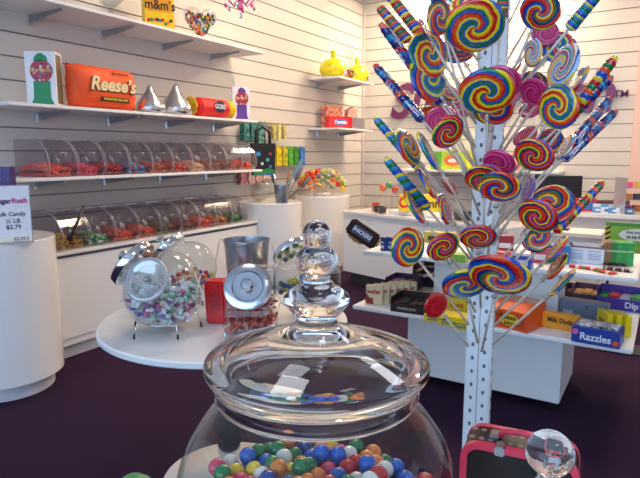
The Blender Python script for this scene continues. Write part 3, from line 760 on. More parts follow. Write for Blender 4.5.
def knob_lid(r, flat=False):
    """chrome lid seen from above along +Z"""
    return lathe([(0, 0), (r, 0), (r*1.02, .004), (r*1.02, .026), (r*.97, .032), (r*.9, .030), (r*.84, .022), (r*.7, .026), (r*.3, .034), (r*.14, .036), (.010, .038), (.009, .050), (.019, .056), (.023, .066), (.018, .076), (0, .079)], 48)
def tilt_jar(label, p, rz, R, tilt, facet=True):
    """squat round jar whose mouth leans toward local -X; rests on a wire stand"""
    t = th('cookie_jar', label, 'jar', p, rz)
    M = Matrix.Translation((0, 0, R*.93+.02)) @ Matrix.Rotation(-tilt, 4, 'Y')
    a = math.asin(.56)
    prof = [(0, -R*.93), (R*.35, -R*.92)]
    for k in range(1, 22):
        th_ = -PI/2+.4+(PI/2-.4+PI/2-a-.05)*k/21
        prof.append((R*math.cos(th_), R*.93*math.sin(th_)))
    nr = R*.58
    prof += [(nr, R*.80), (nr, R*.98)]
    inner = [(max(0, r-.003), z+.002 if z < 0 else z-.001) for r, z in prof[::-1]]
    ob('glass', lathe(prof, 56, M=M), THIN, t, smooth='auto')
    bm = knob_lid(nr*1.12); bmesh.ops.transform(bm, matrix=M @ Matrix.Translation((0, 0, R*.93)), verts=bm.verts)
    ob('chrome_lid', bm, CHROME, t, smooth='auto')
    if facet:
        MF = Matrix.Translation((0, 0, R*.93+.02)) @ Matrix.Rotation(rad(12), 4, 'Z') @ Matrix.Rotation(rad(-20), 4, 'Y') @ Matrix.Rotation(rad(60), 4, 'X') @ Matrix.Translation((0, 0, R*.93))
        bm = lathe([(0, -.012), (R*.3, -.010), (R*.42, .0), (R*.5, .006), (R*.54, -.002), (R*.5, -.02)], 48, M=MF)
        ob('round_facet', bm, FACET, t, smooth=True)
        bm = bmesh.new(); ball(bm, MF @ Vector((0, 0, -.004)), .014, 2); ob('facet_dark_reflection', bm, STEEL, t, smooth=True)  # steel ball added to imitate the dark reflection at the facet's centre
        bm = lathe([(R*.47, -.004), (R*.5, .006), (R*.55, .0), (R*.52, -.008)], 48, M=MF, closed=True)
        ob('facet_rim', bm, ACRW, t, smooth=True)
    bm = bmesh.new()
    tube(bm, [(R*.6*math.cos(2*PI*k/28), R*.6*math.sin(2*PI*k/28), .045) for k in range(28)], .0025, 6, closed=True)
    for k in range(5):
        an = 2*PI*k/5+.5
        c_, s_ = math.cos(an), math.sin(an)
        tube(bm, [(R*.45*c_, R*.45*s_, .04), (R*.6*c_, R*.6*s_, .045), (R*.8*c_, R*.8*s_, .06), (R*.9*c_, R*.9*s_, .012)], .0025, 6)
    ob('wire_stand', bm, CHROME, t, smooth=True)
    for k in range(5):
        an = 2*PI*k/5+.5
        bm = bmesh.new(); tube(bm, [(R*.895*math.cos(an), R*.895*math.sin(an), .018), (R*.905*math.cos(an), R*.905*math.sin(an), 0)], .0042, 8)
        ob('rubber_tip', bm, BLACK, t)
    return t
J1 = W(-.62, 2.16, ZT+.0005); J2 = W(-.63, 2.62, ZT+.0005); J3 = W(-.055, 2.36, ZT+.0005)
R1 = .158
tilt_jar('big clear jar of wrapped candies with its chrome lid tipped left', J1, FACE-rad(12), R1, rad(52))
tilt_jar('clear jar with brassy chrome lid behind the wrapped candy jar', J2, FACE-rad(5), .14, rad(42), False)
tilt_jar('clear round jar of yellow and green candy behind the glass finial', J3, YAW-rad(60), .148, rad(50), False)

def candy_shape(kind, r):
    bm = bmesh.new()
    if kind == 'wrapped':
        ball(bm, (0, 0, 0), r, 1, 0, (1.2, .9, .8))
        for s in (-1, 1):
            v0 = bm.verts.new((s*r*1.0, 0, 0)); ring = []
            for k in range(5):
                a = (k/4-.5)*1.9
                ring.append(bm.verts.new((s*(r*1.0+r*1.5*math.cos(a)), r*1.5*math.sin(a), .25*r*(-1)**k)))
            for k in range(4):
                f = bm.faces.new((v0, ring[k], ring[k+1])); f.material_index = 1
    else:
        ball(bm, (0, 0, 0), r, 2, 0)
    return bm
def fill(jar_c, inside, n, r, kinds, grp, where, seed, shape='wrapped', sep=1.35):
    """each candy is an object; placed inside the jar without overlap"""
    rnd = random.Random(seed); pts = []
    ms = {}
    tries = 0
    cand = []
    while len(pts) < n and tries < 60000:
        tries += 1
        p = inside(rnd)
        if p is None: continue
        if all((p-q).length > r*sep for q in pts): pts.append(p)
    for i, p in enumerate(pts):
        cn, c1, c2 = kinds[rnd.randrange(len(kinds))]
        if cn not in ms:
            o = ob('wrapped_candy' if shape == 'wrapped' else 'candy_ball', candy_shape(shape, r), [C(c1, .3, .5), C(c2, .3, .5)], smooth=True)
            ms[cn] = o
        else:
            o = ms[cn].copy(); COL.objects.link(o)
        o.location = Vector(jar_c)+p; o.rotation_euler = (rnd.uniform(-1.2, 1.2), rnd.uniform(-1.2, 1.2), rnd.uniform(0, 6.3))
        tag(o, '%s %s' % (cn, where), 'candy', '%s %s' % (cn, grp))
def in_sphere(R, top, sc=.86, shell=.45):
    def f(rnd):
        p = Vector((rnd.uniform(-1, 1), rnd.uniform(-1, 1), rnd.uniform(-1, 1)))
        if not (shell < p.length < 1): return None
        p *= R*sc; p.z += R*.93+.02
        if p.z > top+rnd.uniform(-.015, .015): return None
        return p
    return f
fill(J1, in_sphere(R1, .175), 170, .014, [('white', 'f0f2f2', 'e8f0f0'), ('pale green', 'b4dcc8', 'ecf4f0'), ('purple striped', '80609c', 'f0e8f4'), ('pink', 'cc5890', 'f4e0ea'), ('mint', '78b098', 'e4f0ea')],
     'wrapped candies in the tipped jar', 'wrapped candy in the big tipped jar', 21)
fill(J2, in_sphere(.14, .12), 60, .0125, [('yellow', 'e8c030', 'f0e0a0'), ('orange', 'e88038', 'f0d0a0'), ('red', 'c83030', 'f0c8c8'), ('blue', '3850a0', 'd0d8f0')],
     'candies in the jar behind', 'candy in the jar with the brassy lid', 22, 'ball', 1.7)
fill(J3, in_sphere(.148, .15), 90, .0125, [('yellow', 'd8c030', 'f0e0a0'), ('green', '2c7c48', 'a0c8a0'), ('blue', '2c4c90', 'd0d8f0'), ('lime', '90a838', 'e0f0b0')],
     'candies in the round jar', 'candy in the jar behind the glass finial', 23, 'ball', 1.7)
# sticks poking out of the tipped jar contents
for i, (px, py, qx, qy) in enumerate(((205, 300, 194, 272), (196, 298, 200, 276))):
    a_ = atF(px, py, 2.1); b_ = atF(qx, qy, 2.13)
    bm = bmesh.new(); tube(bm, [(0, 0, 0), b_-a_], .003, 6)
    tag(ob('candy_stick', bm, STICK, loc=a_), 'white paper stick leaning %s inside the big tipped jar' % ('left' if i == 0 else 'right'), 'stick')

# square jar facing the camera
SJ = W(-.27, 2.14, ZT+.0005)
t = th('square_jar', 'square clear jar of red wrapped candy with a round chrome lid', 'jar', SJ, FACE)
bm = bmesh.new()
sec = [(-.09, .015), (-.1, .03), (-.1, .12), (-.02, .24), (.0, .26), (.06, .26), (.085, .235), (.09, .03), (.08, .015)]   # (y, z)
a = [bm.verts.new((-.09, y, z)) for y, z in sec]; b = [bm.verts.new((.09, y, z)) for y, z in sec]
bm.faces.new(a); bm.faces.new(b[::-1])
for i in range(len(sec)): bm.faces.new((a[i], b[i], b[(i+1) % len(sec)], a[(i+1) % len(sec)]))
bmesh.ops.recalc_face_normals(bm, faces=bm.faces)
bmesh.ops.bevel(bm, geom=list(bm.edges), offset=.008, segments=3, affect='EDGES')
ob('glass', bm, THIN, t, smooth='auto')
ML = Matrix.Translation((0, -.068, .19)) @ Matrix.Rotation(rad(62), 4, 'X')
ob('neck', lathe([(.065, 0), (.065, .03)], 40, M=ML), THIN, t, smooth=True)
bm = lathe([(0, 0), (.088, 0), (.091, .004), (.09, .014), (.078, .02), (.06, .022), (.055, .014), (.03, .012), (.014, .015), (.012, .026), (.02, .031), (.024, .04), (.018, .05), (0, .053)], 48, M=ML @ Matrix.Translation((0, 0, .022)))
ob('chrome_lid', bm, pmat('satin_chrome', 'c8ccd6', .2, 1), t, smooth='auto')
bm = bmesh.new()
for s in (-1, 1):
    tube(bm, [(s*.08, -.13, 0), (s*.095, -.105, .06), (s*.097, -.02, .03), (s*.095, .08, .03), (s*.09, .1, 0)], .0028, 6)
tube(bm, [(-.097, -.02, .01), (.097, -.02, .01)], .0025, 6)
ob('wire_stand', bm, CHROME, t, smooth=True)
def in_box(rnd):
    p = Vector((rnd.uniform(-.078, .078), rnd.uniform(-.085, .075), rnd.uniform(.035, .125)))
    if p.y > .0 and rnd.random() < .5 and p.z < .1: return None
    return Matrix.Rotation(FACE, 3, 'Z') @ p
fill(SJ, in_box, 110, .0125, [('red', 'b82830', 'c85848'), ('brick red', '98282c', 'c87860'), ('orange red', 'c84830', 'e09070')], 'wrapped candies in the square jar', 'wrapped candy in the square jar', 24)

BKp = W(-.345, 2.60, ZT+.0005)
bk2 = bucket('tall shiny steel pail with ribbon handles behind the square jar', BKp, .107, .3, FACE)
for s in (-1, 1):
    bm = bmesh.new()
    pts = [(s*.1, -.03, .3), (s*.118, -.04, .305), (s*.128, -.045, .26), (s*.14, -.05, .2)]
    for dy in (0,):
        pr = None
        for p in pts:
            q = [bm.verts.new((p[0], p[1]-.014, p[2])), bm.verts.new((p[0], p[1]+.014, p[2]))]
            if pr: bm.faces.new((pr[0], pr[1], q[1], q[0]))
            pr = q
    bmesh.ops.solidify(bm, geom=list(bm.faces), thickness=.003)
    ob('ribbon_handle', bm, C('ded8d0', .5), bk2)
rb = th('gift_box', 'bright red box between the round jar and the square jar', 'box', W(-.425, 2.28, ZT+.0005), FACE+rad(-8))
bm = cbox(.085, .09, .178, .008)
for v in bm.verts:
    v.co.x += .006*math.sin(v.co.z*30)
ob('carton', bm, pmat('red_foil_paper', 'd4141c', .3, bump=(12, .5)), rb)
bm = bmesh.new(); box(bm, -.02, .02, -.047, -.0455, .06, .13, .0005); ob('paper_fold', bm, C('b01018', .3), rb)

# ------------------------------------------------------------------ candy island (double shelf unit)
isl = th('display_unit', 'white two-tier candy display island with a boxed base', 'shelf', (-.85, 3.5, 0))
XO, YO = -.85, 3.5
BLUEW = WHITEM
bm = bmesh.new(); box(bm, -1.34-XO, -.42-XO, 3.24-YO, 3.76-YO, .05, .5, .003); ob('base', bm, WHITEM, isl)
bm = bmesh.new(); box(bm, -1.22-XO, -.48-XO, 3.36-YO, 3.64-YO, .525, .815, .002); ob('core', bm, WHITEM, isl)
bm = bmesh.new(); box(bm, -1.59-XO, -.075-XO, 2.95-YO, 4.05-YO, .5, .525, .006); ob('lower_shelf', bm, WHITEM, isl)
bm = bmesh.new(); box(bm, -1.6-XO, -.085-XO, 3.1-YO, 3.9-YO, .815, .84, .006); ob('upper_shelf', bm, WHITEM, isl)
for x in (-1.3, -.46):
    for y in (3.28, 3.72):
        bm = bmesh.new(); lathe([(0, -.01), (.025, -.01), (.025, .01), (0, .01)], 16, bm, Matrix.Translation((x-XO, y-YO, .0251)) @ Matrix.Rotation(PI/2, 4, 'X')); ob('caster', bm, BLACK, isl)
ZL, ZU = .5255, .8405
def on(px, py, z): return atZ(px, py, z)
# lower shelf, left end: wafer packs
for i in range(6):
    p = on(380, 309.5, ZL)
    pk_ = pack('wafer_pack', ['cream wafer pack with red print at the front of the row', 'cream wafer pack second from the front of the row', 'cream wafer pack third from the front of the row', 'cream wafer pack fourth from the front of the row', 'cream wafer pack fifth from the front of the row', 'cream wafer pack at the back of the row'][i], 'candy pack',
          (-1.485+.027*i, 3.05+.042*i, ZL), rad(8), .105, .034, .118, 'e4d4ac', group='wafer packs standing in a row',
          texts=[('wafer', .04, 0, .08, 'b81c28', 1)], panels=[(.05, .03, -.03, .025, '8c3c28')])
    bm = bmesh.new(); prism(bm, [(-.051, .003), (.0, .003), (-.051, .07)], -.0195, -.0182); ob('printed_corner', bm, C('8c2c20'), pk_)
def tray(name, label, cat, p, rz, w, d, h, wall, cols, n, items_txt=None, front=None, sub='candy_bar', lid=False):
    t = th(name, label, cat, p, rz)
    bm = bmesh.new()
    box(bm, -w/2, w/2, -d/2, d/2, 0, .004)
    box(bm, -w/2, w/2, -d/2, -d/2+.004, .004, h*.55); box(bm, -w/2, w/2, d/2-.004, d/2, .004, h)
    prism(bm, [(-w/2, .004), (-w/2+.004, .004), (-w/2+.004, h), (-w/2, h)], -d/2+.005, d/2-.005)
    prism(bm, [(w/2-.004, .004), (w/2, .004), (w/2, h), (w/2-.004, h)], -d/2+.005, d/2-.005)
    ob('tray', bm, C(wall, .4), t)
    if front:
        text(t, front[0], front[1], (front[3] if len(front) > 3 else 0, -d/2-.002, h*.28), C(front[2]), bold=.03)
    bw = (w-.012)/n
    for k in range(n):
        bm = bmesh.new(); box(bm, -w/2+.006+bw*k+.001, -w/2+.006+bw*(k+1)-.001, -d/2+.008, d/2-.008, .005, h*(.62+.06*(k % 2)), .004)
        bo = ob(sub, bm, C(cols[k % len(cols)], .3), None)
        M = Matrix.Translation(Vector(p)) @ Matrix.Rotation(rz, 4, 'Z'); bo.matrix_world = M
        short = label
        for cut in (' beside', ' behind', ' on ', ' at ', ' next', ' in the'): short = short.split(cut)[0]
        short += {'dark open tray': ' at the far back', 'blue and purple tray': ''}.get(short, '')
        tag(bo, '%s %s from the left in the %s' % (['first', 'second', 'third', 'fourth', 'fifth', 'sixth'][k], sub.replace('_', ' '), short), 'candy', 'candies in the '+short)
    return t
tray('bar_tray', 'dark brown tray of chocolate bars beside the wafer packs', 'tray', on(412, 309, ZL), rad(4), .2, .2, .085, '2c1c1a', ['3c2a28', '241818'], 4, front=('SYMPHONY', .022, 'b8a898'))
tray('bar_tray', 'purple and gold candy tray behind the brown tray', 'tray', on(404, 289, ZL), rad(2), .2, .2, .09, '3c2858', ['6c4890', '443070', 'b89038'], 4)
tray('bar_tray', 'dark open tray at the far back of the lower shelf', 'tray', on(432, 279, ZL), rad(2), .22, .24, .12, '2c2228', ['4c3c30', '2c2440', '6c5830'], 4)
tray('bar_tray', 'blue and purple tray in the middle of the back row', 'tray', Vector((-1.35, 3.74, ZL)), rad(2), .2, .2, .1, '302848', ['3c4c88', '2c2440', '5c4880'], 4)
for i, (px, py, rz) in enumerate(((432, 322, 8), (447, 326, 4), (459, 330, 0))):
    pack('yellow_carton', ['yellow candy carton beside the red lollipop', 'middle yellow candy carton of the three lying by the red lollipop', 'yellow candy carton touching the lollipop tree post'][i], 'box', on(px, py, ZL)+Vector((0, .06, 0)), rad(rz), .11, .12, .04+.012*i, 'ecc818',
         texts=[('Zours', .028, 0, .02, '2c4c90')], panels=[(.1, .006, 0, .034, '3c9048')], group='yellow cartons by the tree post')
pack('yellow_carton', 'yellow carton standing behind the red lollipop', 'box', on(450, 316, ZL)+Vector((0, .14, 0)), rad(3), .16, .06, .075, 'e8c420', texts=[('Dots', .04, 0, .04, 'c02828')])
# lower shelf, right end
def slant_box(label, p, rz):
    t = th('open_carton', label, 'box', p, rz)
    w, d, h = .205, .2, .13
    bm = bmesh.new()
    prof_ = [(-d/2, 0), (d/2, 0), (d/2, h*1.05), (-d/2*.3, h*1.05), (-d/2, h*.78)]
    a = [bm.verts.new((-w/2, y, z)) for y, z in prof_]; b = [bm.verts.new((w/2, y, z)) for y, z in prof_]
    bm.faces.new(a); bm.faces.new(b[::-1])
    for i in range(5): bm.faces.new((a[i], b[i], b[(i+1) % 5], a[(i+1) % 5]))
    ob('carton', bm, C('e8541c', .35), t)
    bm = bmesh.new(); box(bm, -w*.4, w*.4, -d/2-.0012, -d/2, .02, h*.66); ob('printed_panel', bm, C('c8401c'), t)
    ob('yellow_burst', disc_bm(.045, .001, 24, sx=1.3, sz=.7), C('f0c830'), t, loc=(0, -d/2-.0013, h*.4))
    text(t, "Reese\u2019s", .04, (0, -d/2-.004, h*.5), C('3c1c18'), bold=.015, shear=.15); text(t, 'pieces', .032, (0.01, -d/2-.004, h*.28), C('5c2c1c'), bold=.015)
    bm = bmesh.new(); box(bm, -w*.42, w*.42, -d*.08, d*.42, h*1.05, h*1.06); ob('top_window', bm, C('d8906c', .3), t)
    return t
slant_box('orange open-topped candy carton beside the tree post', on(516, 330, ZL)+Vector((-.01, .09, 0)), rad(-14))
pack('candy_box', 'orange yellow movie candy box with dark lettering on the lower shelf', 'box', on(559, 330, ZL)+Vector((0, .03, 0)), rad(-6), .19, .05, .085, 'f09c1c', texts=[('Milk Duds', .038, .003, .048, '3c1c1c', .8)])
rz_ = pack('candy_carton', 'blue and black candy carton with white lettering at the shelf front', 'box', on(593, 346, ZL)+Vector((.01, .085, 0)), rad(-4), .215, .14, .08, '1c3c98', texts=[('Razzles', .05, 0, .035, 'f0f0f8', .95)])
bm = bmesh.new(); box(bm, -.095, .095, -.055, .06, .0805, .09, .003); ob('pouch_stack', bm, pmat('razzle_print', '141c4c', .3, noise=(40, 'c8ccd8')), rz_)
ob('printed_berry', disc_bm(.014), C('e05030'), rz_, loc=(.09, -.0715, .025)); ob('printed_berry', disc_bm(.014), C('e0609c'), rz_, loc=(-.09, -.0715, .055))
pack('grey_carton', 'long blue grey carton lying behind the blue candy carton', 'box', on(583, 318, ZL)+Vector((0, .05, 0)), rad(-4), .25, .09, .09, '7c88a0', texts=[('C', .03, .02, .06, '20283c')], panels=[(.05, .03, -.08, .02, 'c8ccd8')])
for i in range(3):
    pack('mini_carton', ['yellow upright carton nearest the blue candy carton', 'middle yellow upright carton of three', 'yellow upright carton nearest the shelf end'][i], 'box', on(603+9*i, 333+1.5*i, ZL)+Vector((0, .05, 0)), rad(-60), .12, .03, .105, 'f0d418', texts=[('Mallo', .028, 0, .06, 'a88c18')], group='yellow upright cartons at the shelf end')
tray('candy_tray', 'purple dip candy tray at the back corner of the lower shelf', 'tray', on(619, 309, ZL)+Vector((0, .05, 0)), rad(-4), .24, .15, .12, '5038a0', ['3c9c4c', 'c83850', 'd8c8e0', '4c9c60'], 4, front=('Dip', .05, 'f0f0f8', .07), sub='candy_pouch')
tray('candy_tray', 'tray of pale yellow candy behind the grey carton', 'tray', on(586, 303, ZL)+Vector((0, .06, 0)), rad(-2), .17, .14, .1, '4c3c60', ['e0b468', 'd8a860'], 3, sub='candy_pouch')
tray('candy_tray', 'maroon tray of dark candy next to the island core', 'tray', on(563, 299, ZL)+Vector((0, .05, 0)), rad(0), .10, .12, .09, '40243c', ['6c2840', '50203c'], 3, sub='candy_pouch')

# upper shelf
for i, dx in enumerate((0, .045)):
    pack('gum_box', ['small blue box at the left end of the upper shelf', 'small blue box just right of the other small blue box'][i], 'box', on(383, 251, ZU)+Vector((dx, .03+dx*.3, 0)), rad(-20), .036, .05, .085, '24408c', texts=[('dots', .016, 0, .055, 'c8d4f0')], panels=[(.03, .02, 0, .025, 'c8ccec')])
# giant chocolate bar propped against the small blue boxes
gb_ = th('giant_chocolate_bar', 'giant dark brown chocolate bar pillow tilted beyond the shelf end', 'plush')
A_ = atF(352, 226, 3.42); B_2 = atF(377, 243, 3.38); B_2.z = max(B_2.z, ZU+.035)
v = (B_2-A_); L = v.length; xax = v.normalized(); back = (Vector((A_.x, A_.y, 0))).normalized(); yax = (back - xax*back.dot(xax)).normalized(); zax = xax.cross(yax)
M = Matrix((xax, yax, zax)).transposed().to_4x4(); M.translation = (A_+B_2)/2
gb_.matrix_world = M
bm = bmesh.new(); box(bm, -L/2-.02, L/2, -.04, .04, -.05, .05, .012); ob('wrapper', bm, pmat('brown_wrapper', '2c1811', .6, spec=.25), gb_)
bm = bmesh.new(); box(bm, -L*.40, L*.28, -.0412, -.039, -.022, .026); ob('printed_panel', bm, C('8c90b8'), gb_)
bm = bmesh.new(); box(bm, -L*.385, L*.265, -.0422, -.041, -.020, .024); ob('printed_panel', bm, C('141638'), gb_)
text(gb_, 'SNICKERS', .036, (-.012, -.043, .002), C('e8e8f4'), bold=.02, xs=.8)
for x, z in ((-.06, -.05), (-.03, -.055), (.0, -.05), (L/2-.01, -.01), (L/2-.012, .015)):
    bm = bmesh.new(); ball(bm, (x, -.01, z), .022, 2, sc=(1.2, .8, .8)); ob('peanut', bm, C('b07c44', .5), gb_, smooth=True)
pack('candy_box', 'blue candy box on the upper shelf behind the right twisted pops', 'box', on(556, 262, ZU), rad(5), .14, .08, .1, '1c78c0')
wb = th('open_carton', 'open white carton with printed panel on the upper shelf', 'box', on(587, 262, ZU), rad(-3))
bm = bmesh.new(); box(bm, -.09, .09, -.05, -.046, 0, .085); box(bm, -.09, .09, .046, .05, 0, .1); box(bm, -.09, .09, -.045, .045, 0, .004); box(bm, -.09, -.086, -.045, .045, .005, .09); box(bm, .086, .09, -.045, .045, .005, .09)
ob('carton', bm, C('e4e6ee', .5), wb)
bm = bmesh.new(); prism(bm, [(-.09, .085), (.09, .085), (.09, .115), (.075, .11), (.068, .095), (-.068, .095), (-.075, .11), (-.09, .115)], -.045, -.042); ob('brown_flap', bm, C('8c6c54', .6), wb)
for x in (-.045, .045):
    for z in (.07, .055, .045, .035, .025):
        bm = bmesh.new(); box(bm, x-.035, x+.03, -.0508, -.0502, z-.002, z+.002); ob('printed_line', bm, C('8090b0'), wb)
for i in range(5):
    pack('green_carton', ['green candy carton with brown fox print at the left of the row', 'green candy carton second in the row', 'green candy carton in the middle of the row', 'green candy carton fourth in the row', 'green candy carton at the right end of the row'][i], 'box', on(606+5.6*i, 263+.3*i, ZU)+Vector((0, 0, 0)), rad(10), .031, .12, .125, ['8c5c30', '2c7c38', '34a044', '2c9840', '34a84c'][i], group='green cartons standing in a row', texts=[('gum', .016, 0, .08, 'd8f0c0')])
rnd = random.Random(9)
def strip(label, pts, z, cols):
    c = on(pts[0][0], pts[0][1], z)
    bm = bmesh.new()
    P_ = [on(px, py, z) for px, py in pts]
    N = 14; out = []
    for k in range(N+1):
        f = k/N*(len(P_)-1); i = min(int(f), len(P_)-2); out.append(P_[i].lerp(P_[i+1], f-i)-c)
    for k in range(N):
        a, b = out[k], out[k+1]
        d = (b-a); d.z = 0; n = Vector((-d.y, d.x, 0)).normalized()*.022
        vs = [bm.verts.new(q) for q in (a-n*.8+Vector((0, 0, .001)), a+n*.8+Vector((0, 0, .001)), b+n+Vector((0, 0, .001)), b-n+Vector((0, 0, .001)))]
        vt = [bm.verts.new(q.co+Vector((0, 0, .014 if i2 in (0, 1) else .008))) for i2, q in enumerate(vs)]
        for f in (vs[::-1], vt, (vs[0], vs[1], vt[1], vt[0]), (vs[1], vs[2], vt[2], vt[1]), (vs[2], vs[3], vt[3], vt[2]), (vs[3], vs[0], vt[0], vt[3])):
            ff = bm.faces.new(f); ff.material_index = k % len(cols)
    tag(ob('candy_strip', bm, [C(x, .25) for x in cols], loc=c), label, 'candy', 'strips of packaged candy on the upper shelf')
strip('red candy strip lying along the front of the open white carton', [(570, 260), (596, 262), (616, 263)], ZU, ['b82830', 'd03038', 'd8d0d0', '98202c'])
strip('red candy strip nearest the front shelf edge', [(570, 267), (592, 270), (614, 275)], ZU, ['d83838', 'c82c30', 'e8e0d8', 'e05038', '4c8c50'])
strip('dark candy strip lying at the right front of the upper shelf', [(604, 269), (618, 271), (632, 272.5)], ZU, ['302428', 'd8d0c8', '8c2830', '403038'])
strip('dark brown candy strip in front of the green cartons', [(598, 264), (612, 265.5), (626, 266)], ZU, ['4c3430', '7c5448', '302428'])
pack('yellow_box', 'yellow and black candy box on the upper shelf behind the left swirl pops', 'box', on(436, 244, ZU)+Vector((0, .1, 0)), rad(5), .22, .1, .07, 'b0a03c', panels=[(.16, .03, 0, .03, '302c20')])
pack('green_box', 'lime green candy box low on the upper shelf by the tree post', 'box', on(452, 262, ZU)+Vector((0, .05, 0)), rad(3), .14, .1, .045, '88b83c')
for i, (px, py, c, l) in enumerate(((500, 262, 'c83040', 'red candy box behind the tree post on the upper shelf'), (522, 268, '2c50a8', 'blue candy box just right of the tree post'), (540, 262, 'd8485c', 'pink red candy box among the right sticks'), (505, 250, '8c2430', 'maroon candy box at the back right of the tree post'))):
    pack('candy_box', l, 'box', on(px, py, ZU), rad(-5+6*i), .1, .08, .06+.012*i, c, panels=[(.07, .03, 0, .035, 'e0d8d8')])

# ------------------------------------------------------------------ rear counters
BC0 = Vector((-3.156+.12, 5.385, 0)); ang = math.atan2(-.28, .96)
rc = th('rear_counter', 'grey white sales counter running behind the candy island', 'counter', BC0, ang)
bm = bmesh.new(); box(bm, 0, 2.0, .02, .5, .14, .79); ob('body', bm, WHITEM, rc)
bm = bmesh.new(); box(bm, 0, 2.0, 0, .52, .79, .82, .003); ob('worktop', bm, WHITE, rc)
bm = bmesh.new(); box(bm, .06, 1.95, .08, .48, 0, .14); ob('plinth', bm, C('3c3440', .7), rc)
def onrc(x, y, z=.8205): return BC0+Matrix.Rotation(ang, 3, 'Z') @ Vector((x, y, z))
oh = pack('candy_carton', 'yellow candy carton with red lettering on the rear counter', 'box', onrc(.86, .3, .8605), FACE+rad(6), .46, .12, .17, 'f4d018', texts=[('Oh!', .15, -.14, .09, 'd82020', 1), ('Henry!', .13, .08, .075, '2c3048', .9)])
rs = th('counter_riser', 'low white riser under the yellow carton', 'riser', onrc(.9, .28), ang)
bm = bmesh.new(); box(bm, -.35, .35, -.13, .13, 0, .039, .004); ob('shelf', bm, WHITEM, rs)
for i, (x, y, w_, h_, c, l) in enumerate(((.24, .28, .09, .085, 'b8482c', 'terracotta tub near the left end of the rear counter'), (.36, .2, .12, .06, '1c1c20', 'black tray near the left end of the rear counter'), (.48, .12, .1, .06, '40444c', 'dark grey wire tray on the rear counter'), (1.40, .25, .22, .07, '24242c', 'black case on the rear counter right of the yellow carton'))):
    t = th('counter_tub', l, 'tray', onrc(x, y), ang)
    ob('tub', lathe([(0, 0), (w_*.4, 0), (w_*.5, h_), (w_*.46, h_), (w_*.38, .006), (0, .006)], 20), C(c, .4), t, smooth='auto')
for i, (px, py, c, n) in enumerate(((361, 188, 'e06c40', 'orange'), (370, 185, '5c9c68', 'green'), (379, 189, 'c85040', 'red'), (386, 184, '7090b0', 'blue grey'), (392, 190, '488c54', 'dark green'))):
    b_ = onrc(.20+.09*i, .44)
    h_ = atF(px, py, 6.3)
    t = th('apple_pop', '%s candy pop standing on the rear counter beside the yellow carton' % n, 'lollipop', b_)
    dv = Vector((0, 0, h_.z-b_.z))
    bm = bmesh.new(); tube(bm, [(0, 0, 0), dv], .004, 5); ob('stick', bm, STICK, t)
    bm = bmesh.new(); ball(bm, dv, .042, 2, sc=(1, .7, 1)); ob('candy_head', bm, C(c, .3, .5), t, smooth=True)
# shelf goods on the back wall
ps = pack('plush_box', 'lime green and yellow box with an orange face on the back wall shelf', 'box', (-2.45, YW-.2, 1.2305), rad(5), .62, .2, .24, 'b8d030', panels=[(.14, .24, -.22, .12, '58b030'), (.12, .24, .24, .12, 'e8d828')])
ob('printed_face', disc_bm(.095, .002, sx=1.2, sz=.8), C('e07040'), ps, loc=(0, -.103, .12)); ob('printed_mouth', disc_bm(.05, .002, sx=1.3, sz=.5), C('f0ece4'), ps, loc=(0, -.106, .12))
for i, (x, c, l) in enumerate(((-1.95, 'e8cc30', 'yellow box on the back wall shelf behind the tree post'), (-1.7, 'e8707c', 'pink box on the back wall shelf right of the tree post'), (-1.45, 'b8c838', 'yellow green box at the right end of the back wall shelf'))):
    pack('shelf_box', l, 'box', (x, YW-.2, 1.2305), rad(3), .18, .12, .2, c, panels=[(.12, .08, 0, .1, 'f0e8d8')])
# till counter
tc_ = th('till_counter', 'long pale till counter behind the candy island', 'counter', (-.3, 5.9, 0))
bm = bmesh.new(); box(bm, -.9, 1.6, .02, .6, .1, .84); ob('body', bm, pmat('pale_pink_laminate', 'e8dcda', .4), tc_)
bm = bmesh.new(); box(bm, -.95, 1.65, -.03, .62, .84, .885, .004); ob('worktop', bm, WHITE, tc_)
bm = bmesh.new(); box(bm, -.85, 1.55, .08, .58, 0, .1); ob('plinth', bm, C('b8b0b4', .6), tc_)
mo = th('monitor', 'black monitor standing on the till counter', 'monitor', atY(557, 196, 6.3), FACE); mo.location.z = .8855
bm = bmesh.new(); box(bm, -.25, .25, -.02, .02, .1, .33, .006); ob('screen', bm, BLACK, mo)
bm = bmesh.new(); box(bm, -.03, .03, -.015, .02, .01, .12); ob('stand', bm, BLACK, mo)
bm = bmesh.new(); box(bm, -.1, .1, -.07, .07, 0, .012, .003); ob('foot', bm, BLACK, mo)
def ont(px, py, y=6.1): p = atY(px, py, y); p.z = .8855; return p
pack('candy_box', 'red candy box with blue print on the till counter', 'box', ont(583, 205), FACE, .22, .1, .12, 'd02834', panels=[(.12, .07, .03, .05, '3870c0')])
pack('wood_box', 'long brown box on the till counter behind the blue packs', 'box', ont(608, 200, 6.4), FACE, .42, .06, .09, '5c4038')
rnd = random.Random(13)
for i in range(10):
    p = ont(597+(i % 5)*8, 208-(i//5)*3, 5.98+(i//5)*.12)
    pack('candy_pack', '%s pack, %s of the %s row lying on the till counter' % (['light blue', 'white and blue'][i % 2], ORD[i % 5], ['front', 'rear'][i//5]), 'candy pack', p, FACE+rad(rnd.uniform(-20, 20)), .075, .05, .05+.02*(i//5), ['5c98d0', 'd8e4f0'][i % 2], panels=[(.04, .02, 0, .025, ['e8f0f8', '2c68b8'][i % 2])], group='blue and white packs on the till counter')
ar = th('acrylic_rack', 'clear tiered acrylic rack of small candies at the right edge', 'rack', ont(634, 209, 6.05), FACE)
bm = bmesh.new()
for z in (.02, .13, .24): box(bm, -.14, .2, -.1, .1, z, z+.006)
box(bm, -.146, -.14, -.1, .1, 0, .34); box(bm, .2, .206, -.1, .1, 0, .34)
ob('rack', bm, ACRW, ar)
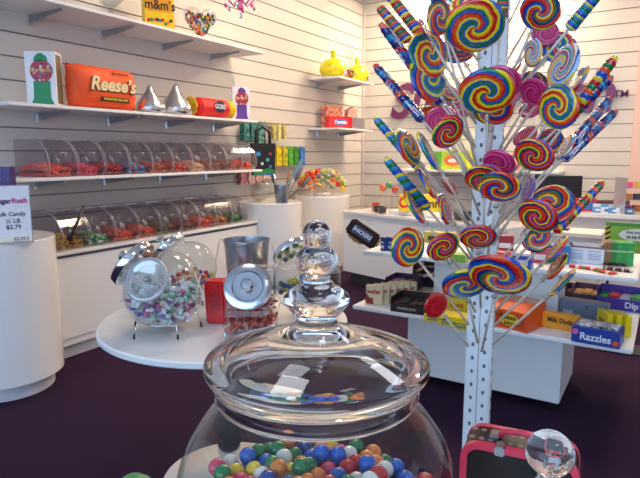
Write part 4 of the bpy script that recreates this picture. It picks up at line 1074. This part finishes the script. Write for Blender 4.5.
for i in range(9):
    c = ['b83c98', 'e07c3c', '5c78c8', 'e09040', '484c58', '6c8cd0', 'e0508c', 'd8b040', '7c5cb0'][i]
    p = ar.location + Matrix.Rotation(FACE, 3, 'Z') @ Vector((-.08+(i % 3)*.11, 0, .0265+(i//3)*.11))
    pack('candy_pack', '%s little pack on the %s tier of the acrylic rack' % (['purple', 'orange', 'blue', 'amber', 'charcoal', 'sky blue', 'pink', 'gold', 'violet'][i], ['bottom', 'middle', 'top'][i//3]), 'candy pack', p, FACE, .08, .05, .05, c)
cb = th('till_cabinet', 'small cream cabinet standing in front of the till counter', 'cabinet', atZ(575, 222, .80), rad(0))
cb.location = (-.86, 5.3, 0)
bm = bmesh.new(); box(bm, -.05, .40, 0, .35, 0, .72); ob('body', bm, pmat('cream_laminate', 'ece0d8', .4), cb)
bm = bmesh.new(); box(bm, -.07, .42, -.02, .37, .72, .76, .004); ob('top', bm, MC['cream_laminate'], cb)
bm = bmesh.new(); box(bm, .0, .14, .1, .2, .7605, .775); ob('slot', bm, C('302c30'), cb)
# green poster box
po = th('poster_stand', 'lime green poster with hazard stripes standing behind the green cartons', 'poster', (-.36+.19, 4.6, 0), rad(4))
bm = bmesh.new(); box(bm, -.19, .19, -.015, .015, .58, .95, .003); ob('board', bm, C('84b838', .4), po)
bm = bmesh.new(); box(bm, -.19, .19, -.0165, -.015, .925, .949); ob('top_band', bm, C('4c8c38'), po)
bm = bmesh.new(); box(bm, -.19, -.155, -.017, -.015, .58, .925); ob('hazard_band', bm, C('d8c020'), po)
bm = bmesh.new()
for k in range(9):
    z = .585+.038*k; prism(bm, [(-.19, z), (-.155, z+.02), (-.155, z+.038), (-.19, z+.018)], -.0182, -.0172)
ob('hazard_stripes', bm, BLACK, po)
ob('speech_bubble', disc_bm(.06, .002, sx=2.2, sz=.75), C('f0eee0'), po, loc=(.03, -.0175, .865))
text(po, 'Are you daring', .028, (.03, -.021, .885), C('303038'), bold=.03); text(po, 'to be SOUR?', .03, (.03, -.021, .85), C('303038'), bold=.04)
for x, z, r, c in ((-.03, .77, .04, 'f0e020'), (.11, .77, .045, 'f0e020'), (-.1, .78, .025, 'e08c28'), (.04, .7, .04, 'e06020'), (.13, .66, .04, '2c7c38')):
    ob('printed_blob', disc_bm(r, .002), C(c), po, loc=(x, -.0175, z))
for x in (-.15, .15):
    bm = bmesh.new(); tube(bm, [(x, 0, .58), (x, 0, .0)], .01, 8); ob('leg', bm, BLACK, po)
bm = bmesh.new(); box(bm, -.18, .18, -.12, .12, 0, .012); ob('foot', bm, BLACK, po)

# ------------------------------------------------------------------ lollipop tree
TR, TF = .4466, 1.5
tree = th('lollipop_tree', 'white perforated square post holding the rainbow lollipops', 'display stand', W(TR, TF, 0), FACE+rad(-22))
HW = .034
bm = bmesh.new(); box(bm, -HW, HW, -HW, HW, .012, 2.35, .004); WPM = pmat('white_perforated_metal', 'eef2f6', .35)
for face in range(4):
    M_ = Matrix.Rotation(face*PI/2, 4, 'Z')
    for k in range(56):
        z = .2+.0385*k
        for s in (-1, 1):
            x = s*.016; zz = z+(.019 if s > 0 else 0)
            q = bmesh.ops.create_uvsphere(bm, u_segments=8, v_segments=5, radius=1)['verts']
            bmesh.ops.scale(bm, vec=(.0042, .0012, .006), verts=q)
            bmesh.ops.translate(bm, vec=(x, -HW, zz), verts=q); bmesh.ops.transform(bm, matrix=M_, verts=q)
            for f in {f for v in q for f in v.link_faces}: f.material_index = 1
ob('post', bm, [WPM, pmat('hole_metal', '6c6a70', .5)], tree)
bm = bmesh.new(); box(bm, -.2, .2, -.2, .2, 0, .012, .003); ob('base_plate', bm, WPM, tree)
bm = bmesh.new(); box(bm, -.001, .001, -HW-.0006, -HW+.001, .02, 2.34); ob('seam', bm, C('8c9098'), tree)

def swirl_mesh(name, arms, kk, thick=.13):
    bm = bmesh.new(); NR, NA = 15, 72
    top = []; bot = []
    for s, L_ in ((1, top), (-1, bot)):
        for i in range(NR+1):
            r = i/NR
            if i == 0: L_.append([bm.verts.new((0, 0, s*thick*.95))]); continue
            if i == NR and s == -1: L_.append(top[NR]); continue
            ring = []
            for j in range(NA):
                a = 2*PI*j/NA
                u = (a/(2*PI) - kk*r)*arms
                h_ = thick*(max(0, 1-r**5))**.5*(1+.0)+ (.03*(abs(math.cos(PI*u))**.5-.6)*min(1, r*2.5))*(1 if i < NR else 0)
                rr_ = r*(1+.012*math.cos(2*PI*(a/(2*PI)*arms/2)) * (1 if r > .8 else 0))
                ring.append(bm.verts.new((rr_*math.cos(a), rr_*math.sin(a), s*max(h_, .0))))
            L_.append(ring)
    for s, L_ in ((1, top), (-1, bot)):
        for i in range(NR):
            A, B = L_[i], L_[i+1]
            for j in range(NA):
                k = (j+1) % NA
                if len(A) == 1: bm.faces.new((A[0], B[j], B[k]))
                else: bm.faces.new((A[j], B[j], B[k], A[k]))
    bmesh.ops.recalc_face_normals(bm, faces=bm.faces)
    me = D.meshes.new(name); bm.to_mesh(me); bm.free()
    for p in me.polygons: p.use_smooth = True
    return me
def twist_mesh(name):
    """unit twist along +Z, length .22, radius .012, tapering tip"""
    bm = bmesh.new(); NZ, NA = 70, 16; L = .22; rings = []
    for i in range(NZ+1):
        f = i/NZ; z = f*L
        base = .0145*(1-.25*f)*min(1, (1-f)*9+.25)**.6*min(1, f*12+.35)
        ring = []
        for j in range(NA):
            a = 2*PI*j/NA
            r = base*(1+.07*math.cos(2*PI*(z*75+.8*math.sin(a))))
            ring.append(bm.verts.new((r*math.cos(a), r*math.sin(a), z)))
        rings.append(ring)
    for i in range(NZ):
        for j in range(NA):
            k = (j+1) % NA; bm.faces.new((rings[i][j], rings[i][k], rings[i+1][k], rings[i+1][j]))
    bm.faces.new(rings[0][::-1]); bm.faces.new(rings[-1])
    me = D.meshes.new(name); bm.to_mesh(me); bm.free()
    for p in me.polygons: p.use_smooth = True
    return me
SWK = [.95, .85, 1.05, .9, .9, .9, .9, 1.0, 1.0, .9]
SM = []
for i, m in enumerate(SW):
    me = swirl_mesh('swirl_candy_%d' % i, 12 if i not in (4, 9) else 8, SWK[i]); me.materials.append(m); SM.append(me)
TM = []
for i, m in enumerate(TW):
    me = twist_mesh('twist_candy_%d' % i); me.materials.append(m); TM.append(me)
AX = W(TR, TF, 0)
VIEW = {}
def pole_root(head, slope):
    dv = Vector((head.x-AX.x, head.y-AX.y, 0)); d = dv.length; dh = dv/d
    zr = head.z-slope*d
    return Vector((AX.x, AX.y, zr))+dh*.036+Vector((0, 0, slope*.036)), d
def side_F(px, py, d, sgn):
    """forward distance at which a point seen at px,py lies d away from the post axis"""
    r, f, dn = ray(px, py); F = TF
    for _ in range(8):
        dR = r/f*F-TR
        F = TF+sgn*math.sqrt(max(0, d*d-dR*dR))
    return F
SLOPE = 1.12
def pop(px, py, dia_px, twist, front, d, ci, label, slope=SLOPE, roll=None, name='lollipop'):
    F = side_F(px, py, d, -1 if front else 1)
    h = atF(px, py, F)
    root, dd = pole_root(h, slope)
    t = th(name, label, 'lollipop', root)
    s = (h-root).normalized(); Ls = (h-root).length
    cz = dia_px*F/FPX/2
    vw = (Vector((0, 0, H))-h).normalized()
    n = (vw-s*vw.dot(s)).normalized()
    n = Matrix.Rotation(rad(twist), 3, s) @ n
    x = s.cross(n); M = Matrix((x, s, n)).transposed().to_4x4()
    bm = bmesh.new(); tube(bm, [(0, 0, 0), s*(Ls-cz*.55)], .0031, 7); ob('stick', bm, STICK, t, smooth=True)
    o = D.objects.new('candy_disc', SM[ci]); COL.objects.link(o); o.parent = t
    o.matrix_local = Matrix.Translation(h-root) @ M @ Matrix.Rotation(rad(roll if roll is not None else random.uniform(0, 360)), 4, 'Z') @ Matrix.Diagonal((cz, cz, cz, 1))
    if cz*FPX/F > 8:
        bm = bmesh.new(); tube(bm, [(0, 0, 0), s*.018], [.0075, .0045], 8)
        ob('wrapper_tie', bm, CELLO, t, loc=(h-root)-s*(cz+.016), smooth=True)
    return t
def twist(px0, py0, px1, py1, ci, label, d0=None, F=None, slopeless=False, w=1.0):
    """tip at px0,py0; lower candy end at px1,py1"""
    d = d0 or .33
    F0 = F if F else side_F(px0, py0, d, -1)
    tip = atF(px0, py0, F0)
    r, f, dn = ray(px0, py0); R0 = r/f*F0
    # lower end: on the straight line from the tip to the post
    dv = Vector((tip.x-AX.x, tip.y-AX.y, 0)); dl = dv.length; dh = dv/dl
    best = None
    for sl in [x*.02 for x in range(30, 110)]:
        sdir = (dh+Vector((0, 0, sl))).normalized()
        for q in (.1, .14, .18, .22, .26):
            e = tip-sdir*q
            rel = e-Vector((0, 0, H)); Rr = cy*rel.x+sy*rel.y; Ff = -sy*rel.x+cy*rel.y; dnn = -rel.z
            cz_ = Ff*cp+dnn*sp; u = Rr/cz_*FPX+320; v_ = (dnn*cp-Ff*sp)/cz_*FPX+239
            a1 = math.atan2(v_-py0, u-px0); a2 = math.atan2(py1-py0, px1-px0)
            e_ = abs(a1-a2)
            if best is None or e_ < best[0]: best = (e_, sl)
    sl = best[1]
    sdir = (dh+Vector((0, 0, sl))).normalized()
    pxl = math.hypot(px1-px0, py1-py0)
    e = tip-sdir*.1; rel = e-Vector((0, 0, H)); Rr = cy*rel.x+sy*rel.y; Ff = -sy*rel.x+cy*rel.y; dnn = -rel.z
    cz_ = Ff*cp+dnn*sp; u = Rr/cz_*FPX+320; v_ = (dnn*cp-Ff*sp)/cz_*FPX+239
    L = .1*pxl/max(1, math.hypot(u-px0, v_-py0))
    low = tip-sdir*L
    root = Vector((AX.x, AX.y, tip.z-sl*dl))+dh*.036+Vector((0, 0, sl*.036))
    t = th('twist_lollipop', label, 'lollipop', root)
    bm = bmesh.new(); tube(bm, [(0, 0, 0), (low-root)+sdir*.02], .0031, 7); ob('stick', bm, STICK, t, smooth=True)
    o = D.objects.new('candy_twist', TM[ci]); COL.objects.link(o); o.parent = t
    q = Vector((0, 0, 1)).rotation_difference(sdir).to_matrix().to_4x4()
    o.matrix_local = Matrix.Translation(low-root) @ q @ Matrix.Diagonal((w, w, L/.22, 1))
    return t
# swirl pops: px, py, width, turn, front side, distance from post, colour, label
POPS = [
 (475, 26, 56, 0, 1, .30, 0, 'largest rainbow swirl pop at the top, face-on left of the post'),
 (439, 17, 34, 38, 1, .30, 1, 'blue and red swirl pop turned half aside at the top left'),
 (466, 2, 46, 10, 0, .2, 0, 'rainbow swirl pop cut by the top edge above the largest one'),
 (428, 54, 48, 34, 1, .24, 0, 'big rainbow swirl pop leaning left below the upper striped twists'),
 (428, 78, 48, 40, 1, .24, 3, 'rainbow swirl pop just below the big left leaning one'),
 (457, 50, 34, 20, 0, .18, 6, 'dark swirl pop tucked between the big left pop and the post'),
 (487, 92, 54, 0, 1, .30, 0, 'wide rainbow swirl pop in front of the post upper half'),
 (492, 109, 40, 6, 1, .22, 1, 'dark edged swirl pop peeping below the wide pop on the post'),
 (499, 84, 42, 0, 1, .2, 4, 'magenta swirl pop mostly hidden behind the wide pop on the post'),
 (448, 132, 35, 15, 1, .28, 2, 'orange and navy swirl pop left of the post at mid height'),
 (441, 120, 32, 10, 0, .2, 4, 'pink swirl pop peeping above the orange and navy pop'),
 (434, 116, 30, 40, 0, .26, 2, 'red swirl pop hidden left of the orange and navy pop'),
 (447, 92, 26, 40, 0, .24, 1, 'dark blue swirl pop deep among the upper left sticks'),
 (484, 178, 38, 0, 1, .26, 2, 'orange rimmed swirl pop with a label in front of the post middle'),
 (499, 187, 42, 0, 1, .31, 1, 'navy and red swirl pop overlapping the orange rimmed one'),
 (499, 163, 33, 8, 1, .2, 4, 'magenta swirl pop behind the pair on the post middle'),
 (408, 147, 40, 52, 1, .30, 0, 'rainbow swirl pop seen edgewise behind the left teal twist'),
 (428, 151, 44, 72, 1, .27, 3, 'blue and orange swirl pop seen almost edge-on at left middle'),
 (427, 183, 36, 68, 1, .26, 1, 'navy swirl pop seen edge-on below the left edgewise pops'),
 (414, 206, 40, 66, 1, .30, 0, 'rainbow edged pop turned edge-on at the lower left'),
 (445, 209, 33, 56, 1, .22, 2, 'orange and blue pop turned aside near the post lower left'),
 (450, 186, 24, 55, 0, .22, 8, 'plain maroon pop deep among the left sticks'),
 (408, 247, 41, 18, 1, .31, 0, 'rainbow pop at the far lower left'),
 (443, 247, 35, 4, 1, .27, 2, 'dark red and yellow swirl pop right of the far lower left pop'),
 (478, 237, 37, 0, 1, .29, 2, 'red and navy swirl pop in front of the post lower middle'),
 (465, 284, 48, 0, 1, .27, 3, 'blue and yellow flattened swirl pop left of the lowest big pop'),
 (499, 275, 64, 0, 1, .34, 1, 'biggest low swirl pop with a red centre in front of the post'),
 (436, 305, 28, 12, 1, .2, 7, 'plain red round pop over the lower shelf'),
 (540, 11, 38, 5, 1, .26, 1, 'red and blue swirl pop right of the post at the top edge'),
 (545, 33, 26, 5, 0, .2, 4, 'dark pink pop hanging below the top right swirl pop'),
 (533, 53, 27, 40, 1, .22, 5, 'pale blue wrapped swirl pop right of the post'),
 (558, 47, 32, 15, 0, .22, 3, 'blue and green swirl pop behind the pale tall oval pop'),
 (563, 67, 46, 48, 1, .27, 5, 'tall pale rainbow swirl pop tilted up at the upper right'),
 (576, 82, 36, 64, 1, .28, 5, 'pale swirl pop seen edge-on right of the tall tilted one'),
 (558, 107, 44, 20, 1, .29, 0, 'big rainbow swirl pop at the right middle of the tree'),
 (532, 83, 30, 10, 0, .2, 6, 'dark brown and navy swirl pop right of the post'),
 (534, 92, 28, 8, 1, .2, 4, 'round magenta swirl pop over the dark brown one'),
 (531, 109, 24, 30, 0, .2, 4, 'magenta pop below the round magenta swirl pop'),
 (525, 136, 26, 40, 0, .2, 4, 'lone magenta pop turned aside right of the post middle'),
 (548, 142, 30, 20, 0, .24, 6, 'dark swirl pop behind the navy and orange face-on pop'),
 (534, 155, 39, 0, 1, .28, 2, 'navy and orange swirl pop face-on right of the post middle'),
 (566, 147, 30, 60, 1, .28, 5, 'pale wrapped pop seen edge-on beside the right wrapped twist'),
 (552, 205, 44, 18, 0, .27, 1, 'large muted swirl pop behind the red rimmed one at right'),
 (538, 216, 41, 0, 1, .29, 2, 'red rimmed swirl pop at the lower right of the post'),
 (536, 238, 30, 6, 0, .2, 1, 'blue rimmed pop peeping below the red rimmed swirl pop'),
 (528, 191, 30, 55, 1, .22, 9, 'lilac wrapped pop turned aside right of the post'),
 (515, 69, 17, 55, 0, .2, 2, 'small orange pop edge just right of the post'),
 (556, 250, 36, 64, 1, .27, 0, 'rainbow pop seen edge-on, upper of three at the lower right'),
 (557, 266, 34, 60, 1, .27, 2, 'red and blue pop seen edge-on, middle of three at the lower right'),
 (562, 283, 38, 76, 1, .28, 0, 'thin rainbow pop seen edge-on, lowest of three at the lower right'),
 (425, 30, 24, 68, 1, .28, 1, 'blue swirl pop edge showing above the big left leaning pop'),
 (436, 102, 26, 50, 0, .26, 2, 'red swirl pop in shade below the upper left pair'),
]
for (px, py, w_, tw, fr, d_, ci, lab) in POPS:
    sgn = 1 if px > 485 else -1
    pop(px, py, w_, min(82, tw*1.18)*(1 if sgn < 0 else -1), fr, d_*.8, ci, lab)
TWS = [
 (382, -14, 419, 33, 0, 'striped twist pop cut by the top edge at upper left', .30),
 (378, 6, 409, 42, 0, 'striped twist pop with an orange tip at upper left', .31),
 (380, 23, 444, 108, 2, 'long wrapped twist pop crossing the big left swirl pops', .32),
 (374, 64, 424, 122, 2, 'dark wrapped twist pop in front of the purple sign', .31),
 (374, 117, 423, 172, 1, 'teal tipped twist pop at the left middle of the tree', .31),
 (385, 158, 429, 210, 1, 'blue tipped twist pop lowest on the left side', .31),
 (600, -8, 569, 29, 1, 'teal and yellow twist pop at the top right corner', .31),
 (616, 56, 562, 128, 0, 'striped twist pop reaching furthest right at upper right', .33),
 (612, 76, 566, 120, 2, 'dark wrapped twist pop just below the striped upper right one', .32),
 (611, 97, 572, 144, 2, 'dark wrapped twist pop with a white tip at right middle', .31),
 (617, 110, 562, 161, 2, 'blue wrapped twist pop with an orange tip at right middle', .32),
 (604, 181, 554, 233, 0, 'striped twist pop lowest on the right side', .31),
 (504, -16, 503, 20, 0, 'striped twist pop straight above the post at the top edge', .22),
 (430, -26, 432, 3, 0, 'striped twist pop end showing at the top edge left of the post', .25),
]
for (a_, b_, c_, d_, ci, lab, dd) in TWS: twist(a_, b_, c_, d_, ci, lab, dd)
# pops whose heads are out of frame or buried: sticks with small heads
EXT = [(412, -30, 1, .31), (452, -34, 1, .24), (470, -40, 0, .2), (520, -30, 1, .22), (540, -40, 0, .26), (560, -28, 1, .3)]
for i, (px, py, fr, d_) in enumerate(EXT):
    pop(px, py, 34, 20, 0, d_, [0, 1, 2, 3][i % 4], 'treetop swirl pop above the frame, %s stick from the left' % ORD[i])
# label on the pale pop
# ------------------------------------------------------------------ front table, riser, gumball jar
ZD = .78
ft = th('front_table', 'large round white table at the bottom of the view', 'table', W(.05, .53, 0))
ob('tabletop', lathe([(0, ZD-.03), (.5, ZD-.03), (.5, ZD), (0, ZD)], 72), WHITE, ft, smooth='auto')
ob('column', lathe([(.06, .02), (.06, ZD-.03)], 32), CHROME, ft, smooth=True)
ob('base', lathe([(0, 0), (.25, 0), (.25, .02), (0, .02)], 48), CHROME, ft, smooth='auto')
ri = th('display_riser', 'round cream riser under the big gumball jar', 'riser', W(-.004, .64, ZD))
ob('drum', lathe([(0, 0), (.13, 0), (.13, .1), (.15, .105), (.15, .1195), (0, .1195)], 72), pmat('cream_gloss', 'e8e2d8', .25), ri, smooth='auto')
ZJ = .90
JC = W(-.004, .64, ZJ)
gj = th('gumball_jar', 'huge clear glass jar of gumballs with a wide domed lid and finial', 'jar', JC)
outer = [(0, .002), (.1, .002), (.115, .01), (.14, .04), (.162, .08), (.172, .12), (.171, .155), (.158, .20), (.138, .232), (.120, .252), (.112, .262), (.111, .280)]
inner = [(.107, .280), (.107, .262), (.116, .249), (.134, .229), (.153, .198), (.166, .155), (.167, .12), (.157, .08), (.135, .042), (.11, .015), (0, .008)]
def smooth_prof(p, n=5):
    out = []
    for i in range(len(p)-1):
        a = p[max(i-1, 0)]; b = p[i]; c = p[i+1]; d = p[min(i+2, len(p)-1)]
        for k in range(n):
            t_ = k/n
            out.append(tuple(max(0, .5*((2*b[j])+(-a[j]+c[j])*t_+(2*a[j]-5*b[j]+4*c[j]-d[j])*t_*t_+(-a[j]+3*b[j]-3*c[j]+d[j])*t_**3)) for j in (0, 1)))
    out.append(p[-1]); return out
ob('jar_body', lathe(smooth_prof(outer), 96), THIN, gj, smooth=True)
lid = [(0, .338), (.03, .336), (.06, .328), (.09, .318), (.108, .309), (.1175, .298), (.1185, .285), (.1165, .270), (.118, .266), (.1215, .268), (.1235, .285), (.128, .292), (.1325, .299), (.1335, .305), (.130, .311), (.118, .316), (.09, .326), (.06, .335), (.036, .345), (.026, .352), (.024, .358), (.030, .366), (.0375, .375), (.0385, .384), (.030, .392), (.020, .398), (.016, .403), (.0165, .409), (.0215, .416), (.0245, .424), (.0235, .433), (.018, .440), (.0145, .443), (.0155, .448), (.0168, .456), (.0150, .464), (.0085, .472), (0, .474)]
ob('lid', lathe(smooth_prof(lid, 3), 96), GLASS, gj, smooth=True)
# gumballs: one layer as things, the heap below as a mass
GB = [('white', 'f0efe8'), ('red', 'd01c28'), ('blue', '1c60c8'), ('green', '127c3c'), ('yellow', 'f4d420'), ('orange', 'f4882c'), ('pink', 'e8406c'), ('navy', '283890')]
gm = {}
rnd = random.Random(17); rb_ = .0122; pts = []
ztop = .122
rows = int(.165/(rb_*1.78))
for a in range(-rows-1, rows+2):
    for b in range(-rows-1, rows+2):
        x = a*rb_*2.12+(b % 2)*rb_*1.06+rnd.uniform(-.0022, .0022); y = b*rb_*1.86+rnd.uniform(-.0022, .0022)
        x, y = x*math.cos(.5)-y*math.sin(.5), x*math.sin(.5)+y*math.cos(.5)
        if math.hypot(x, y) > .158: continue
        z = ztop+rnd.uniform(-.009, .009)+.012*math.cos(math.hypot(x, y)*14)
        pts.append((x, y, z))
for x, y, z in pts:
    n, c = GB[rnd.randrange(len(GB))]
    if n not in gm:
        bm = bmesh.new(); q = bmesh.ops.create_uvsphere(bm, u_segments=20, v_segments=12, radius=rb_)['verts']
        o = ob('gumball', bm, C(c, .22, .7), smooth=True); gm[n] = o
    else:
        o = gm[n].copy(); COL.objects.link(o)
    o.location = JC+Vector((x, y, z)); tag(o, '%s gumball on top of the heap in the big glass jar' % n, 'gumball', n+' gumballs in the big jar')
bm = bmesh.new(); rnd = random.Random(18)
for lay in range(5):
    z = ztop-.014-.018*(lay+.5)
    Rm = .148 if lay < 2 else .142 if lay < 3 else .128 if lay < 5 else .11
    for k in range(int(2*PI*Rm/(rb_*2.05))):
        a = (k+.5*(lay % 2))*rb_*2.05/Rm
        q = bmesh.ops.create_icosphere(bm, subdivisions=2, radius=rb_)['verts']
        bmesh.ops.translate(bm, vec=(Rm*math.cos(a), Rm*math.sin(a), z), verts=q); mi = rnd.randrange(len(GB))
        for f in {f for v in q for f in v.link_faces}: f.material_index = mi
o = ob('gumball_heap', bm, [C(c, .22, .7) for n, c in GB], loc=JC, smooth=True)
tag(o, 'mixed gumballs below the top layer in the big glass jar', 'gumball', kind='stuff')

# second jar with a ball finial, lunchbox, green tin
J4 = W(.245, .555, ZD)
bj = th('ball_top_jar', 'small clear jar with a round glass ball stopper before the tin lunchbox', 'jar', J4)
ob('jar_body', lathe([(0, .002), (.04, .002), (.055, .02), (.065, .08), (.06, .16), (.045, .22), (.04, .25), (.036, .25), (.041, .22), (.056, .16), (.061, .08), (.05, .024), (0, .008)], 48), THIN, bj, smooth='auto')
zc_ = .352
ob('ball_stopper', lathe([(0, .252), (.03, .252), (.046, .258), (.049, .268), (.044, .280), (.034, .292), (.026, .302), (.018, .312), (.0125, .322), (.0105, .328), (.012, .332), (.018, .3365), (.0235, .344), (.0258, .352), (.0240, .361), (.019, .370), (.012, .3755), (0, .3775)], 56), GLASS, bj, smooth=True)

zt = .972
lp, rp_ = atZ(461, 439, zt), atZ(582, 464, zt)
dx = rp_-lp; la = math.atan2(dx.y, dx.x); lw = dx.length; lh = zt-ZD-.001; ldp = .075
lb = th('lunch_box', 'pink rimmed tin lunchbox with a dark front panel and pink handle', 'lunchbox', (lp+rp_)/2+Vector((-math.sin(la), math.cos(la), 0))*ldp/2, la)
lb.location.z = ZD+.0005
def rrect(w, h, r, n=6):
    o_ = []
    for cx, cz, a0 in ((w/2-r, h-r, 0), (-w/2+r, h-r, PI/2), (-w/2+r, r, PI), (w/2-r, r, 1.5*PI)):
        for k in range(n+1):
            a = a0+PI/2*k/n; o_.append((cx+r*math.cos(a), cz+r*math.sin(a)))
    return o_
tin = pmat('lunchbox_print', '140e10', .35, noise=(70, '2a1216'))
bm = bmesh.new(); prism(bm, rrect(lw-.004, lh-.004, .026), -ldp/2+.004, ldp/2-.004); ob('shell', bm, tin, lb, smooth='auto', loc=(0, 0, .002))
bm = bmesh.new(); prism(bm, rrect(lw-.024, lh-.026, .02), -ldp/2+.001, -ldp/2+.0035); ob('front_panel', bm, pmat('black_lacquer', '0c0a0e', .2), lb, smooth='auto', loc=(0, 0, .012))
pinkm = pmat('pink_enamel', 'e8365a', .3, coat=.4)
for s in (-1, 1):
    o2 = rrect(lw, lh, .03); i2 = rrect(lw-.022, lh-.022, .02); bm = bmesh.new()
    y0, y1 = (-ldp/2-.002, -ldp/2+.010) if s < 0 else (ldp/2-.010, ldp/2+.002)
    A = [[bm.verts.new((x, y, z)) for x, z in o2] for y in (y0, y1)]; B = [[bm.verts.new((x, y, z+.011)) for x, z in i2] for y in (y0, y1)]
    n = len(o2)
    for i in range(n):
        j = (i+1) % n
        bm.faces.new((A[0][i], A[0][j], A[1][j], A[1][i])); bm.faces.new((B[0][i], B[1][i], B[1][j], B[0][j]))
        for k in (0, 1): bm.faces.new((A[k][i], B[k][i], B[k][j], A[k][j]))
    ob('rim', bm, pinkm, lb, smooth='auto')
bm = bmesh.new(); rnd = random.Random(3)
for k in range(11):
    x = -lw*.42+k*lw*.084; 
    for y in (-.016, .016):
        q = bmesh.ops.create_uvsphere(bm, u_segments=10, v_segments=5, radius=1)['verts']; bmesh.ops.scale(bm, vec=(.005, .006, .0008), verts=q)
        bmesh.ops.translate(bm, vec=(x, y, lh-.002), verts=q)
ob('printed_flowers', bm, C('8c7c74', .35), lb)
bm = bmesh.new(); tube(bm, [(-.035, 0, lh), (-.03, 0, lh+.010), (0, 0, lh+.014), (.03, 0, lh+.010), (.035, 0, lh)], .0055, 8); ob('handle', bm, pinkm, lb, smooth=True)
for x in (-.042, .042):
    bm = bmesh.new(); box(bm, x-.008, x+.008, -.016, .012, lh-.002, lh+.006, .002); ob('handle_mount', bm, STEEL, lb)
bm = bmesh.new(); box(bm, -.008, .008, -ldp/2-.006, -ldp/2+.016, lh-.014, lh+.002, .002); ob('clasp', bm, STEEL, lb, loc=(-.03, 0, 0))
bm = bmesh.new(); box(bm, -.008, .008, -ldp/2-.006, -ldp/2+.016, lh-.014, lh+.002, .002); ob('clasp', bm, STEEL, lb, loc=(.035, 0, 0))
gp = atF(133, 477, .80)
gt_ = th('green_candy_tin', 'green domed tin peeping in at the bottom edge', 'tin', (gp.x, gp.y, ZD))
hh = gp.z-ZD
ob('tin', lathe([(0, 0), (.03, 0), (.03, hh-.03), (.028, hh-.012), (.016, hh-.002), (0, hh)], 28), C('4c9c5c', .3), gt_, smooth='auto')

# ------------------------------------------------------------------ render look
v = S.view_settings; v.view_transform = 'Standard'; v.look = 'None'; v.gamma = 1; v.exposure = -0.04; v.use_curve_mapping = False
cy_ = S.cycles
cy_.max_bounces = 14; cy_.transmission_bounces = 12; cy_.transparent_max_bounces = 40; cy_.glossy_bounces = 5; cy_.diffuse_bounces = 3
cy_.caustics_refractive = True; cy_.sample_clamp_indirect = 6
cy_.use_denoising = True
